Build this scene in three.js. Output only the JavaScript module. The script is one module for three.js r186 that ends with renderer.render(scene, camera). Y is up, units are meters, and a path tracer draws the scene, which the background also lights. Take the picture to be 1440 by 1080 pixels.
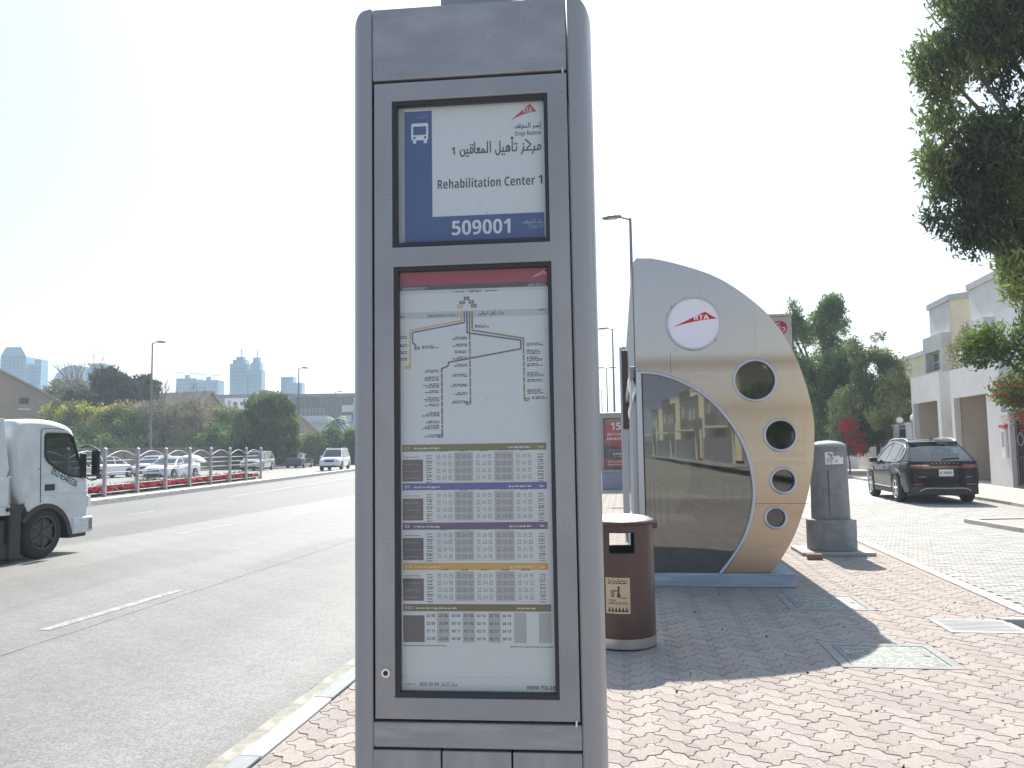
import * as THREE from 'three';
import { mergeGeometries, toCreasedNormals } from 'three/addons/utils/BufferGeometryUtils.js';
import { FontLoader } from 'three/addons/loaders/FontLoader.js';
import { TextGeometry } from 'three/addons/geometries/TextGeometry.js';
import { RoundedBoxGeometry } from 'three/addons/geometries/RoundedBoxGeometry.js';

// ---------- camera, sky, sun, exposure ----------
const scene = new THREE.Scene();
const camera = new THREE.PerspectiveCamera(51.08, 4 / 3, 0.05, 6000);
camera.position.set(0, 1.6, 0);
camera.rotation.set(THREE.MathUtils.degToRad(4.5), 0, THREE.MathUtils.degToRad(-0.9), 'XYZ');
camera.updateMatrixWorld();
const EXPOSURE = 1.76;
const renderer = new THREE.WebGLRenderer({ antialias: true });
renderer.toneMapping = THREE.LinearToneMapping;
renderer.toneMappingExposure = EXPOSURE;
renderer.shadowMap.enabled = true;
const SUN = new THREE.Vector3(0.12, 1, -0.97).normalize();
{
  const W = 512, H = 256, data = new Float32Array(W * H * 4);
  for (let r = 0; r < H; r++) {
    const up = ((r + 0.5) / H - 0.5) * Math.PI, y = Math.sin(up);
    for (let c = 0; c < W; c++) {
      const a = ((c + 0.5) / W - 0.5) * 2 * Math.PI, x = Math.cos(a) * Math.cos(up), z = Math.sin(a) * Math.cos(up);
      const g = Math.acos(THREE.MathUtils.clamp(x * SUN.x + y * SUN.y + z * SUN.z, -1, 1)) * 57.29578;
      const t = Math.pow(1 - Math.max(0, y), 3.2);                     // 1 at the horizon
      const zen = [0.17, 0.29, 0.47], hor = [0.68, 0.72, 0.74];
      const glow = 1.7 * Math.exp(-g / 9) + 0.5 * Math.exp(-Math.pow(g / 41, 2)), gc = [1, 0.98, 0.94];
      const far = 0.56 + 0.56 * Math.pow(0.5 + 0.5 * Math.cos(g / 57.29578), 1.4);                // air is brighter towards the sun
      for (let k = 0; k < 3; k++) data[(r * W + c) * 4 + k] = (zen[k] + (hor[k] - zen[k]) * t) * (k == 2 ? 0.25 + 0.75 * far : far) + glow * gc[k];
      data[(r * W + c) * 4 + 3] = 1;
    }
  }
  const sky = new THREE.DataTexture(data, W, H, THREE.RGBAFormat, THREE.FloatType);
  sky.mapping = THREE.EquirectangularReflectionMapping; sky.magFilter = THREE.LinearFilter; sky.needsUpdate = true;
  scene.background = sky; scene.environment = sky;
}
scene.fog = new THREE.FogExp2(new THREE.Color(0.82, 0.95, 1.0), 0.0013);
const sun = new THREE.DirectionalLight(new THREE.Color(1, 0.955, 0.88), 5);
sun.position.copy(SUN).multiplyScalar(120);
sun.castShadow = true; sun.shadow.mapSize.set(4096, 4096); sun.shadow.radius = 1;
Object.assign(sun.shadow.camera, { left: -60, right: 60, top: 60, bottom: -60, near: 1, far: 400 });
scene.add(sun, sun.target);

// ---------- helpers ----------
function rng(seed) { let s = seed >>> 0; return () => { s = (s + 0x6d2b79f5) | 0; let t = Math.imul(s ^ (s >>> 15), 1 | s); t = (t + Math.imul(t ^ (t >>> 7), 61 | t)) ^ t; return ((t ^ (t >>> 14)) >>> 0) / 4294967296; }; }
const D2R = Math.PI / 180, V3 = (x, y, z) => new THREE.Vector3(x, y, z), lerp = THREE.MathUtils.lerp, clamp = THREE.MathUtils.clamp;
const used = {};
function numbered(n) { used[n] = (used[n] ?? -1) + 1; return used[n] ? n + '_' + String(used[n]).padStart(3, '0') : n; }
function thing(name, label, category, p = [0, 0, 0], head = 0, group) {      // head: degrees to the right of straight ahead (-z)
  const o = new THREE.Group(); o.name = numbered(name); scene.add(o);
  o.position.set(...p); o.rotation.y = -head * D2R; o.userData = { label, category };
  if (group) o.userData.group = group;
  return o;
}
const APART = new Set('lifting_slot hinge_pin panel_seam badge_screw bench_leg bench_seat slot_trim door_post door_handle door_gap roof_rail bed_rib foot fan_ring wall_post badge shop_window sign_letter door_line lower_trim bracket gate_scroll'.split(' '));
function part(parent, name, g, m, label) {
  if (Array.isArray(g) && g.length > 1 && APART.has(name)) return g.map((q) => part(parent, name, q, m, label))[0];
  const o = new THREE.Mesh(Array.isArray(g) ? mg(g) : g, m); o.name = name; o.castShadow = o.receiveShadow = true; parent.add(o);
  if (label) o.userData.label = label;
  return o;
}
function struct(name, g, m) { const o = part(scene, numbered(name), g, m); o.userData.kind = 'structure'; return o; }
function dup(root, p, head, label, group) {
  const r = root.clone(); r.name = numbered(root.name.replace(/_\d{3}$/, '')); r.userData = { ...root.userData, label }; if (group) r.userData.group = group;
  scene.add(r); r.position.set(...p); r.rotation.y = -head * D2R; return r;
}
function clean(g) {
  g = g.index ? g.toNonIndexed() : g;
  for (const k of Object.keys(g.attributes)) if (!['position', 'normal', 'uv'].includes(k)) g.deleteAttribute(k);
  if (!g.attributes.normal) g.computeVertexNormals();
  if (!g.attributes.uv) g.setAttribute('uv', new THREE.BufferAttribute(new Float32Array(g.attributes.position.count * 2), 2));
  g.morphAttributes = {}; g.clearGroups();
  return g;
}
const mg = (list) => list.length === 1 ? clean(list[0]) : mergeGeometries(list.map(clean));
function bx(w, h, d, x = 0, y = 0, z = 0) {                                  // box, centre x/z, base y; uv in metres
  const g = new THREE.BoxGeometry(w, h, d), uv = g.attributes.uv, s = [[d, h], [d, h], [w, d], [w, d], [w, h], [w, h]];
  for (let i = 0; i < 24; i++) uv.setXY(i, uv.getX(i) * s[i >> 2][0], uv.getY(i) * s[i >> 2][1]);
  return g.translate(x, y + h / 2, z);
}
const box2 = (x0, x1, y0, y1, z0, z1) => bx(x1 - x0, y1 - y0, z1 - z0, (x0 + x1) / 2, y0, (z0 + z1) / 2);
const rbox = (x0, x1, y0, y1, z0, z1, r = 0.01, s = 2) => new RoundedBoxGeometry(x1 - x0, y1 - y0, z1 - z0, s, r).translate((x0 + x1) / 2, (y0 + y1) / 2, (z0 + z1) / 2);
const cyl = (r0, r1, h, x = 0, y = 0, z = 0, n = 20) => new THREE.CylinderGeometry(r1, r0, h, n).translate(x, y + h / 2, z);   // r0 below
function bar(a, b, r, n = 6) {                                               // round bar between two points
  const d = b.clone().sub(a), L = d.length();
  const g = new THREE.CylinderGeometry(Array.isArray(r) ? r[1] : r, Array.isArray(r) ? r[0] : r, L, n).translate(0, L / 2, 0);
  return g.applyQuaternion(new THREE.Quaternion().setFromUnitVectors(V3(0, 1, 0), d.normalize())).translate(a.x, a.y, a.z);
}
const tube = (pts, r, n = 24, m = 8) => new THREE.TubeGeometry(new THREE.CatmullRomCurve3(pts), n, r, m);
const shp = (pts, holes = []) => { const s = new THREE.Shape(pts.map((p) => new THREE.Vector2(...p))); for (const h of holes) s.holes.push(h instanceof THREE.Path ? h : new THREE.Path(h.map((p) => new THREE.Vector2(...p)))); return s; };
const circ = (x, y, r) => { const p = new THREE.Path(); p.absarc(x, y, r, 0, Math.PI * 2, true); return p; };
const rect = (x0, x1, y0, y1) => [[x0, y0], [x1, y0], [x1, y1], [x0, y1]];
const ext = (s, depth, bevel = 0, seg = 24) => new THREE.ExtrudeGeometry(s, { depth: depth - 2 * bevel, bevelEnabled: bevel > 0, bevelSize: bevel, bevelThickness: bevel, bevelOffset: -bevel, bevelSegments: 2, curveSegments: seg }).translate(0, 0, bevel);
function gridGeo(nu, nv, f, uvf) {                                           // f(u,v) -> [x,y,z]
  const p = [], uv = [], ix = [];
  for (let j = 0; j <= nv; j++) for (let i = 0; i <= nu; i++) { const q = f(i / nu, j / nv); p.push(...q); uv.push(...(uvf ? uvf(i / nu, j / nv, q) : [q[0], q[2]])); }
  for (let j = 0; j < nv; j++) for (let i = 0; i < nu; i++) { const a = j * (nu + 1) + i, b = a + 1, c = a + nu + 1, d = c + 1; ix.push(a, b, d, a, d, c); }
  const g = new THREE.BufferGeometry(); g.setAttribute('position', new THREE.Float32BufferAttribute(p, 3)); g.setAttribute('uv', new THREE.Float32BufferAttribute(uv, 2)); g.setIndex(ix); g.computeVertexNormals(); return g;
}
function sheet(pts, y, holes = []) {                                                     // flat polygon (x,z) at height y, facing up, uv in metres
  const g = new THREE.ShapeGeometry(shp(pts.map(([x, z]) => [x, -z]), holes.map((h) => h.map(([x, z]) => [x, -z])))); g.rotateX(-Math.PI / 2).translate(0, y, 0);
  const q = g.attributes.position, uv = g.attributes.uv; for (let i = 0; i < q.count; i++) uv.setXY(i, q.getX(i), q.getZ(i)); return g;
}

// tileable value-noise fbm, 0..1
function fbm(size, cells, oct, seed, gain = 0.5, sx = 1) {
  const out = new Float32Array(size * size); let amp = 1, tot = 0;
  for (let o = 0; o < oct; o++) {
    const n = cells << o, m = Math.max(1, Math.round(n * sx)), r = rng(seed + o * 77), lat = Float32Array.from({ length: n * m }, r);
    for (let y = 0; y < size; y++) for (let x = 0; x < size; x++) {
      const fx = x / size * n, fy = y / size * m, ix = fx | 0, iy = fy | 0; let u = fx - ix, v = fy - iy; u = u * u * (3 - 2 * u); v = v * v * (3 - 2 * v);
      const a = lat[iy % m * n + ix % n], b = lat[iy % m * n + (ix + 1) % n], c = lat[(iy + 1) % m * n + ix % n], d = lat[(iy + 1) % m * n + (ix + 1) % n];
      out[y * size + x] += amp * (a + (b - a) * u + (c - a) * v + (a - b - c + d) * u * v);
    }
    tot += amp; amp *= gain;
  }
  for (let i = 0; i < out.length; i++) out[i] /= tot;
  return out;
}
function tex(size, f, metres, srgb = true) {                                 // f(i) -> grey 0..1 or [r,g,b]; metres covered by one tile
  const d = new Uint8Array(size * size * 4);
  for (let i = 0; i < size * size; i++) { const c = f(i), a = Array.isArray(c) ? c : [c, c, c]; for (let k = 0; k < 3; k++) d[i * 4 + k] = clamp(a[k], 0, 1) * 255; d[i * 4 + 3] = 255; }
  const t = new THREE.DataTexture(d, size, size); t.wrapS = t.wrapT = THREE.RepeatWrapping; t.magFilter = THREE.LinearFilter; t.repeat.set(1 / metres, 1 / metres);
  if (srgb) t.colorSpace = THREE.SRGBColorSpace; t.needsUpdate = true; return t;
}
function canvasTex(w, h, draw) {
  const c = document.createElement('canvas'); c.width = w; c.height = h; draw(c.getContext('2d'), w, h);
  const t = new THREE.CanvasTexture(c); t.colorSpace = THREE.SRGBColorSpace; t.anisotropy = 8; return t;
}
const N1 = fbm(512, 8, 6, 11, 0.6), N2 = fbm(512, 4, 5, 23, 0.5), N3 = fbm(512, 64, 3, 37, 0.7), NB = fbm(512, 4, 6, 51, 0.65, 24);
const grain = tex(512, (i) => 0.5 + (N3[i] - 0.5) * 1.1, 0.35, false), soft = tex(512, (i) => 0.5 + (N1[i] - 0.5) * 1.6, 1.3, false);
const wear = (a, b, metres, k = 1.6) => tex(512, (i) => { const t = clamp(0.5 + (N1[i] - 0.5) * k + (N2[i] - 0.5) * 0.9, 0, 1); return a.map((x, j) => Math.pow(lerp(x, b[j], t), 1 / 2.2)); }, metres);
const std = (c, rough = 0.7, o = {}) => new THREE.MeshStandardMaterial({ color: Array.isArray(c) ? new THREE.Color().setRGB(...c) : new THREE.Color(c), roughness: rough, ...o });
const phy = (c, rough, o = {}) => new THREE.MeshPhysicalMaterial({ color: new THREE.Color().setRGB(...c), roughness: rough, ...o });
const M = {
  dark: std([0.015, 0.015, 0.017], 0.7), black: std([0.012, 0.012, 0.014], 0.45), rubber: std([0.02, 0.02, 0.021], 0.85, { bumpMap: grain, bumpScale: 0.001 }),
  white: std([0.78, 0.78, 0.76], 0.5), alu: phy([0.52, 0.54, 0.57], 0.38, { metalness: 0.75 }), chrome: phy([0.75, 0.75, 0.76], 0.18, { metalness: 1 }), galv: std([0.3, 0.31, 0.32], 0.5, { metalness: 0.4 }),
  totem: phy([0.375, 0.385, 0.405], 0.5, { map: tex(512, (i) => { const s = (N1[i] - 0.5) * 0.12 + (N2[i] - 0.5) * 0.14; return [0.93 + s, 0.93 + s, 0.925 + s * 0.9]; }, 1.1), roughnessMap: tex(512, (i) => 0.8 + (N1[i] - 0.5) * 0.9 + (N2[i] - 0.5) * 0.5, 0.7, false), metalness: 0.25, clearcoat: 0.15, clearcoatRoughness: 0.4, bumpMap: grain, bumpScale: 0.00012 }),
  pane: phy([0.86, 0.87, 0.86], 0.03, { transmission: 0.93, thickness: 0, ior: 1.5 }),
  port: phy([0.07, 0.08, 0.08], 0.03, { transmission: 0.88, thickness: 0, ior: 1.9 }), tint: phy([0.2, 0.235, 0.215], 0.015, { transmission: 0.86, thickness: 0, ior: 2.3 }),
  concrete: std([1, 1, 1], 0.9, { map: wear([0.36, 0.35, 0.33], [0.5, 0.49, 0.46], 2.2), bumpMap: grain, bumpScale: 0.0015 }),
};
function noise3(seed) { const r = rng(seed), P = Array.from({ length: 512 }, () => r()); const h = (x, y, z) => P[(x * 73 + y * 157 + z * 311 + 100000) & 511]; return (x, y, z) => { const ix = Math.floor(x), iy = Math.floor(y), iz = Math.floor(z), u = x - ix, v = y - iy, w = z - iz, L = lerp; return L(L(L(h(ix, iy, iz), h(ix + 1, iy, iz), u), L(h(ix, iy + 1, iz), h(ix + 1, iy + 1, iz), u), v), L(L(h(ix, iy, iz + 1), h(ix + 1, iy, iz + 1), u), L(h(ix, iy + 1, iz + 1), h(ix + 1, iy + 1, iz + 1), u), v), w); }; }
// ---------- ground, roads, kerbs ----------
const kerbX = (z) => z > -30 ? -1.36 + (-4.21 - z) * 0.158 : 2.715 + (-30 - z) * 0.087;      // pavement side of the near kerb
const medX = (z) => -14.05 + (-26.8 - z) * 0.0312;                                            // near face of the median kerb
const edgeX = (z) => 5.53 + (-13.15 - z) * 0.158;                                             // pavement edge along the service street
{
  const sand = std([1, 1, 1], 0.95, { map: wear([0.3, 0.26, 0.2], [0.42, 0.37, 0.3], 23), bumpMap: soft, bumpScale: 0.01 });
  struct('ground', sheet([[-1900, 300], [1300, 300], [1300, -2300], [-1900, -2300]], -0.32), sand);
  // asphalt with real wear: pale wheel tracks, dusty edges, one darker resurfaced strip
  const asph = tex(1024 / 2, (i) => { const s = (N3[i] - 0.5) * 0.5 + (N1[i] - 0.5) * 0.14 + (N2[i] - 0.5) * 0.06; return [0.9 + s, 0.89 + s, 0.87 + s]; }, 0.9);
  const mat = std([0.245, 0.243, 0.238], 0.66, { map: asph, bumpMap: grain, bumpScale: 0.003, vertexColors: true });
  const road = (x0, x1, zs, nu, fn) => {
    const g = gridGeo(nu, zs.length - 1, (u, v) => { const z = zs[Math.round(v * (zs.length - 1))]; return [lerp(x0(z), x1(z), u), -0.13, z]; });
    const p = g.attributes.position, col = new Float32Array(p.count * 3), r = rng(5);
    for (let i = 0; i < p.count; i++) { const w = fn(p.getX(i), p.getZ(i), r); col.set([w, w, w], i * 3); }
    g.setAttribute('color', new THREE.BufferAttribute(col, 3)); return g;
  };
  const zs = []; for (let z = 14, d = 0.35; z > -190; z -= d, d = z > -12 ? 0.35 : d * 1.05) zs.push(z);
  const blotch = noise3(41), seam = (z) => -8.62 + (-15.49 - z) * 0.158;
  struct('road', road(medX, (z) => kerbX(z) - 0.13, zs, 72, (x, z, r) => {
    const fromKerb = (kerbX(z) - x) * 0.988; let w = 0.97 + 0.05 * Math.sin(fromKerb * 1.7 + 0.4);
    if (x < seam(z)) w *= 0.8; else if (fromKerb > 5.2) w *= 1.06;
    w *= 1 - 0.22 * Math.exp(-Math.pow((fromKerb - 0.35) / 0.25, 2));
    w *= 1 - 0.06 * Math.exp(-Math.pow((fromKerb - 2.1) / 0.5, 2)) - 0.05 * Math.exp(-Math.pow((fromKerb - 3.7) / 0.5, 2));
    w *= 1 + 0.1 * (blotch(x * 0.35, 0.5, z * 0.12) - 0.5) + 0.14 * (blotch(x * 1.3 + 7, 2.5, z * 0.5) - 0.5);
    for (const [px, pz, pw, pl, k] of [[-6.2, -11.5, 0.9, 3.2, 0.86], [-3.1, -14.2, 0.7, 2, 0.88], [-9, -19, 1.1, 5, 0.87]]) if (Math.abs(x - px - (pz - z) * 0.158) < pw && Math.abs(z - pz) < pl) w *= k;
    return w * (0.975 + r() * 0.05);
  }), mat);
  struct('far_road', road((z) => -60, (z) => medX(z) - 0.3, zs, 30, (x, z, r) => 1.05 + r() * 0.05), mat);
  // painted lane markings, one mesh each
  const paint = std([1, 1, 1], 0.7, { map: wear([0.2, 0.2, 0.195], [0.38, 0.38, 0.37], 0.3, 2.6) });
  const dash = (a, b, w) => { const dx = b[0] - a[0], dz = b[1] - a[1], l = Math.hypot(dx, dz), nx = -dz / l * w / 2, nz = dx / l * w / 2; return sheet([[a[0] - nx, a[1] - nz], [b[0] - nx, b[1] - nz], [b[0] + nx, b[1] + nz], [a[0] + nx, a[1] + nz]], -0.126); };
  for (const [a, b] of [[[-4.66, -8.1], [-4.22, -10.3]], [[-7.11, -17.2], [-6.72, -19.5]], [[-10.84, -22.8], [-10.72, -24.2]], [[-10.1, -26.9], [-9.85, -28.5]], [[-2.6, -19.3], [-2.2, -21.6]], [[-5.2, -29], [-4.9, -31.5]], [[-9.4, -36], [-9.2, -38.5]], [[-8.9, -47], [-8.7, -50]], [[-5.4, -2], [-5.1, -3.9]]]) struct('lane_marking', dash(a, b, 0.13), paint);
  for (const [x0, z0, len, sl, sd] of [[-8.62, -15.49, 40, 0.158, 1], [-5.9, 2, 34, 0.158, 2]]) struct('road_crack', gridGeo(1, 140, (u, v) => { const z = z0 - v * len, w = 0.003 + 0.006 * Math.abs(Math.sin(v * 90 * sd)) , j = Math.sin(v * 41 + sd) * 0.012 + Math.sin(v * 173) * 0.006; return [x0 + v * len * sl + j + (u - 0.5) * w, -0.127, z]; }), M.rubber);
  struct('road_edge_line', dash([-10.9, -31], [-9.3, -70], 0.14), std([0.33, 0.33, 0.33], 0.7));

  // near kerb: stones painted in turn, concrete gutter strip beside it
  const kerb = struct('kerb', box2(-0.13, 0, -0.3, -0.02, -0.02, 0.02).translate(kerbX(4), 0, 4), M.concrete);
  const kw = std([1, 1, 1], 0.55, { map: wear([0.7, 0.7, 0.68], [0.86, 0.86, 0.84], 0.9) }), kg = std([1, 1, 1], 0.65, { map: wear([0.2, 0.21, 0.215], [0.27, 0.28, 0.285], 0.8) });
  const stone = rbox(-0.13, -0.004, -0.28, 0.012, -0.985, -0.004, 0.012, 2), gut = box2(-0.26, 0, -0.28, 0, -0.99, -0.004);
  const gm = std([1, 1, 1], 0.85, { map: wear([0.24, 0.22, 0.18], [0.4, 0.38, 0.32], 0.5), bumpMap: grain, bumpScale: 0.003 }), r = rng(9);
  const place = (o, off, z, y) => { const hd = z > -30 ? Math.atan(0.158) : Math.atan(0.087); o.rotation.set((r() - 0.5) * 0.004, -hd, (r() - 0.5) * 0.01); o.position.set(kerbX(z) - off, y + (r() - 0.5) * 0.005, z); };
  for (let k = 0, z = 1.51; z > -62; k++, z -= 0.987 * (z > -30 ? 0.9877 : 0.996)) {
    place(part(kerb, 'kerb_stone', stone, k % 2 ? kg : kw), 0, z, 0);
    place(part(kerb, 'gutter_stone', gut, gm), 0.131, z + 0.4, -0.112);
  }
  // tarred crack between asphalt and gutter
  struct('tar_joint', gridGeo(1, 160, (u, v) => { const z = 2 - v * 40, j = Math.sin(z * 37) * 0.004 + Math.sin(z * 83) * 0.003; return [kerbX(z) - 0.395 - (0.012 + Math.abs(j) * 1.6) * (1 - u) + j, -0.1255, z]; }), M.dark);

  // median: stone kerb, soil strip, far kerb
  const med = struct('median', gridGeo(1, 60, (u, v) => { const z = 8 - v * 66; return [lerp(medX(z) - 3.3, medX(z) - 0.24, u), 0.035, z]; }), std([1, 1, 1], 0.95, { map: wear([0.3, 0.25, 0.19], [0.46, 0.41, 0.33], 3) }));
  const ms = std([1, 1, 1], 0.85, { map: wear([0.4, 0.38, 0.35], [0.56, 0.54, 0.5], 1.3), bumpMap: grain, bumpScale: 0.002 });
  const mst = rbox(-0.25, 0, -0.25, 0.05, -0.99, -0.004, 0.02, 2), mflat = box2(-0.62, -0.252, -0.2, 0.046, -0.99, -0.004);
  for (let z = 6; z > -150; z -= 0.996) {
    const o = part(med, 'kerb_stone', mst, ms); o.position.set(medX(z), 0, z); o.rotation.y = -Math.atan(0.0312);
    if (z > -58) { const q = part(med, 'paving_slab', mflat, ms); q.position.set(medX(z), 0, z); q.rotation.y = -Math.atan(0.0312); }
  }
  const fk = []; for (let z = 6; z > -58; z -= 4) fk.push(bx(0.22, 0.3, 3.98, 0, 0, 0).rotateY(-Math.atan(0.0312)).translate(medX(z - 2) - 3.4, -0.25, z - 2));
  part(med, 'far_kerb', fk, ms);
  const mt = []; for (let z = -58; z > -150; z -= 4) mt.push(bx(0.5, 0.26, 3.98, 0, 0, 0).rotateY(-Math.atan(0.0312)).translate(medX(z - 2) - 0.51, -0.22, z - 2));
  part(med, 'narrow_strip', mt, ms);
  // far verge of the other carriageway
  struct('far_verge', sheet([[-120, 40], [-40, 40], [-36, -60], [-27, -92], [-14, -104], [8, -190], [-120, -190]], -0.05), sand);
  struct('far_footpath', sheet([[-40, 40], [-37.6, 40], [-33.8, -58], [-25, -90], [-13, -101.5], [-14, -104], [-27, -92], [-36, -60]], -0.03), M.concrete);
}
// ---------- pavement ----------
const SKEW = 8 * D2R, U = 0.118;
const inPlinth = (x, z) => { const dx = x - 1.5, dz = z + 9.25, c = Math.cos(7.5 * D2R), s = Math.sin(7.5 * D2R), lx = dx * c + dz * s, lz = -dx * s + dz * c; return lx > -0.1 && lx < 1.5 && lz < -0.15 && lz > -8; };
const PITS = [[3.1, -8.22, 0.8, 0.78], [2.79, -6.17, 0.83, 0.72], [3.98, -7.07, 0.62, 0.52], [4.62, -7.02, 0.7, 0.56]];
const pitRect = (i, m = 0) => { const [px, pz, w, d] = PITS[i], c = Math.cos(SKEW), s = Math.sin(SKEW); return [[-1, -1], [1, -1], [1, 1], [-1, 1]].map(([a, b]) => { const x = a * (w / 2 - 0.03), z = b * (d / 2 - 0.03); return [px + x * c - z * s, pz + x * s + z * c]; }); };
const inPit = (x, z, m = 0) => PITS.some(([px, pz, w, d]) => { const dx = x - px, dz = z - pz, c = Math.cos(SKEW), s = Math.sin(SKEW); return Math.abs(dx * c + dz * s) < w / 2 + m && Math.abs(-dx * s + dz * c) < d / 2 + m; });
{
  const pav = struct('pavement', sheet([[kerbX(6), 6], [11, 6], [11, -7.42], [edgeX(-7.42), -7.42], [edgeX(-62), -62], [kerbX(-62), -62], [kerbX(-30), -30]], -0.0065, [2, 3].map((i) => pitRect(i))), std([0.27, 0.225, 0.185], 0.95, { bumpMap: grain, bumpScale: 0.003 }));
  // wavy interlocking block, two units long; every unit edge carries the same S so that all blocks fit
  const A = -0.125, wave = [[0, 0], [0.27, A], [0.73, -A]];
  const edge = (o, a, b, vert, rev) => { let w = wave; const pts = w.map(([t, s]) => vert ? [a - s, b + t] : [a + t, b + s]); pts.push(vert ? [a, b + 1] : [a + 1, b]); if (rev) pts.reverse(); pts.pop(); o.push(...pts); };
  const outline = []; edge(outline, 0, 0, false); edge(outline, 1, 0, false); edge(outline, 2, 0, true); edge(outline, 1, 1, false, true); edge(outline, 0, 1, false, true); edge(outline, 0, 0, true, true);
  const inset = (pts, d) => pts.map((p, i) => { const a = pts[(i + pts.length - 1) % pts.length], b = pts[(i + 1) % pts.length], tx = b[0] - a[0], ty = b[1] - a[1], l = Math.hypot(tx, ty); return [p[0] - ty / l * d, p[1] + tx / l * d]; });
  const solid = (pts, d1, d2, lo) => {                                         // top face, chamfer ring and flank
    const o0 = inset(pts, d1), o1 = inset(pts, d2), n = pts.length, pos = [], tri = THREE.ShapeUtils.triangulateShape(o1.map((p) => new THREE.Vector2(...p)), []);
    const q = (p, y) => [(p[0] - 1) * U, y, -(p[1] - 0.5) * U], add = (...v) => v.forEach((p) => pos.push(...p));
    for (const t of tri) add(...t.map((i) => q(o1[i], 0)));
    for (let i = 0; i < n; i++) { const j = (i + 1) % n; add(q(o0[i], -0.005), q(o0[j], -0.005), q(o1[j], 0), q(o0[i], -0.005), q(o1[j], 0), q(o1[i], 0)); add(q(o0[i], lo), q(o0[j], lo), q(o0[j], -0.005), q(o0[i], lo), q(o0[j], -0.005), q(o0[i], -0.005)); }
    const g = new THREE.BufferGeometry(); g.setAttribute('position', new THREE.Float32BufferAttribute(pos, 3)); g.computeVertexNormals();
    const uv = []; for (let i = 0; i < pos.length; i += 3) uv.push(pos[i], pos[i + 2]); g.setAttribute('uv', new THREE.Float32BufferAttribute(uv, 2)); return g;
  };
  const JG = [0.017, 0.045, -0.03], gH = solid(outline, ...JG);
  const gtex = tex(512, (i) => { const s = (N3[i] - 0.5) * 0.3 + (N1[i] - 0.5) * 0.25; return [0.9 + s, 0.89 + s, 0.88 + s]; }, 0.42);
  const base = { roughness: 0.88, map: gtex, bumpMap: grain, bumpScale: 0.0012 };
  const rose = [[0.41, 0.352, 0.312], [0.38, 0.328, 0.295], [0.43, 0.37, 0.326], [0.365, 0.314, 0.284], [0.412, 0.362, 0.328], [0.395, 0.334, 0.296]];
  const stain = noise3(19), mats = [...rose, ...rose.map((c) => c.map((v) => v * 0.88))].map((c) => std(c, 0.88, base)), r = rng(71), all = [];
  // blocks cut at the kerb, the street edging and the covers
  const clipBy = (pts, f) => { const o = []; for (let i = 0; i < pts.length; i++) { const a = pts[i], b = pts[(i + 1) % pts.length], fa = f(a), fb = f(b); if (fa >= 0) o.push(a); if ((fa >= 0) !== (fb >= 0)) { const t = fa / (fa - fb); o.push([lerp(a[0], b[0], t), lerp(a[1], b[1], t)]); } } return o; };
  const clipped = (px, pz, rot) => {
    const cr = Math.cos(rot), sr = Math.sin(rot), W = ([a, b]) => { const x = (a - 1) * U, z = -(b - 0.5) * U; return [px + x * cr + z * sr, pz - x * sr + z * cr]; };
    const cuts = [(x, z) => (x - kerbX(z)) * 0.988 - 0.003, (x, z) => Math.max((edgeX(z) - x) * 0.988 - 0.003, z + 7.43 - (x - 4.9) * 0.02)];
    for (const [qx, qz, w, d] of PITS) { if (Math.hypot(px - qx, pz - qz) > 0.85) continue; const c = Math.cos(SKEW), s = Math.sin(SKEW), loc = (x, z) => [(x - qx) * c + (z - qz) * s, -(x - qx) * s + (z - qz) * c], E = [(u, v) => u - w / 2, (u, v) => -u - w / 2, (u, v) => v - d / 2, (u, v) => -v - d / 2], [cu, cv] = loc(px, pz); let best = 0; for (let k = 1; k < 4; k++) if (E[k](cu, cv) > E[best](cu, cv)) best = k; cuts.push((x, z) => E[best](...loc(x, z)) - 0.004); }
    let pts = outline, cut = false; for (const f of cuts) { const F = (p) => f(...W(p)); if (pts.every((p) => F(p) >= 0)) continue; cut = true; pts = clipBy(pts, F); if (pts.length < 3) return null; }
    if (!cut) return gH; let area = 0; pts.forEach((p, i) => { const q = pts[(i + 1) % pts.length]; area += p[0] * q[1] - p[1] * q[0]; }); if (Math.abs(area) / 2 < 0.12) return null;
    const clean = pts.filter((p, i) => { const q = pts[(i + 1) % pts.length]; return Math.hypot(p[0] - q[0], p[1] - q[1]) > 0.03; }); return clean.length < 3 ? null : solid(clean, ...JG);
  };
  const a45 = 45 * D2R - SKEW, ca = Math.cos(a45), sa = Math.sin(a45), g0 = [1.2, -6];   // local (p,q) -> world
  const N = 210;
  for (let i = -N; i < N; i++) for (let j = -N; j < N; j++) {
    const d = ((i - j) % 4 + 4) % 4; if (d !== 0 && d !== 2) continue;
    const H = d === 0, cx = (H ? i + 1 : i + 0.5) * U, cy = (H ? j + 0.5 : j) * U;          // centre of the block
    const x = g0[0] + cx * ca - cy * sa, z = g0[1] - (cx * sa + cy * ca);
    if (z > 1.5 || z < -34 || x < kerbX(z) - 0.13 || (z > -7.3 ? x > 6.8 : x > edgeX(z) + 0.13) || inPlinth(x, z)) continue;
    const rot = a45 + (H ? 0 : Math.PI / 2); let g = gH; if (z > -16) { const c = clipped(x, z, rot); if (!c) continue; g = c; } else if (x < kerbX(z) - 0.02 || x > edgeX(z) + 0.02) continue;
    all.push({ x, z, rot, g, d: Math.hypot(x, z, 1.6), ang: Math.abs(Math.atan2(x, -z)) });
  }
  all.forEach((b) => (b.seen = b.z < -3.4 && b.x / -b.z < 0.66 && b.x / -b.z > -0.66 && !(b.x / -b.z > -0.19 && b.x / -b.z < 0.115)));
  all.sort((a, b) => (b.seen - a.seen) || a.d - b.d);
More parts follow.
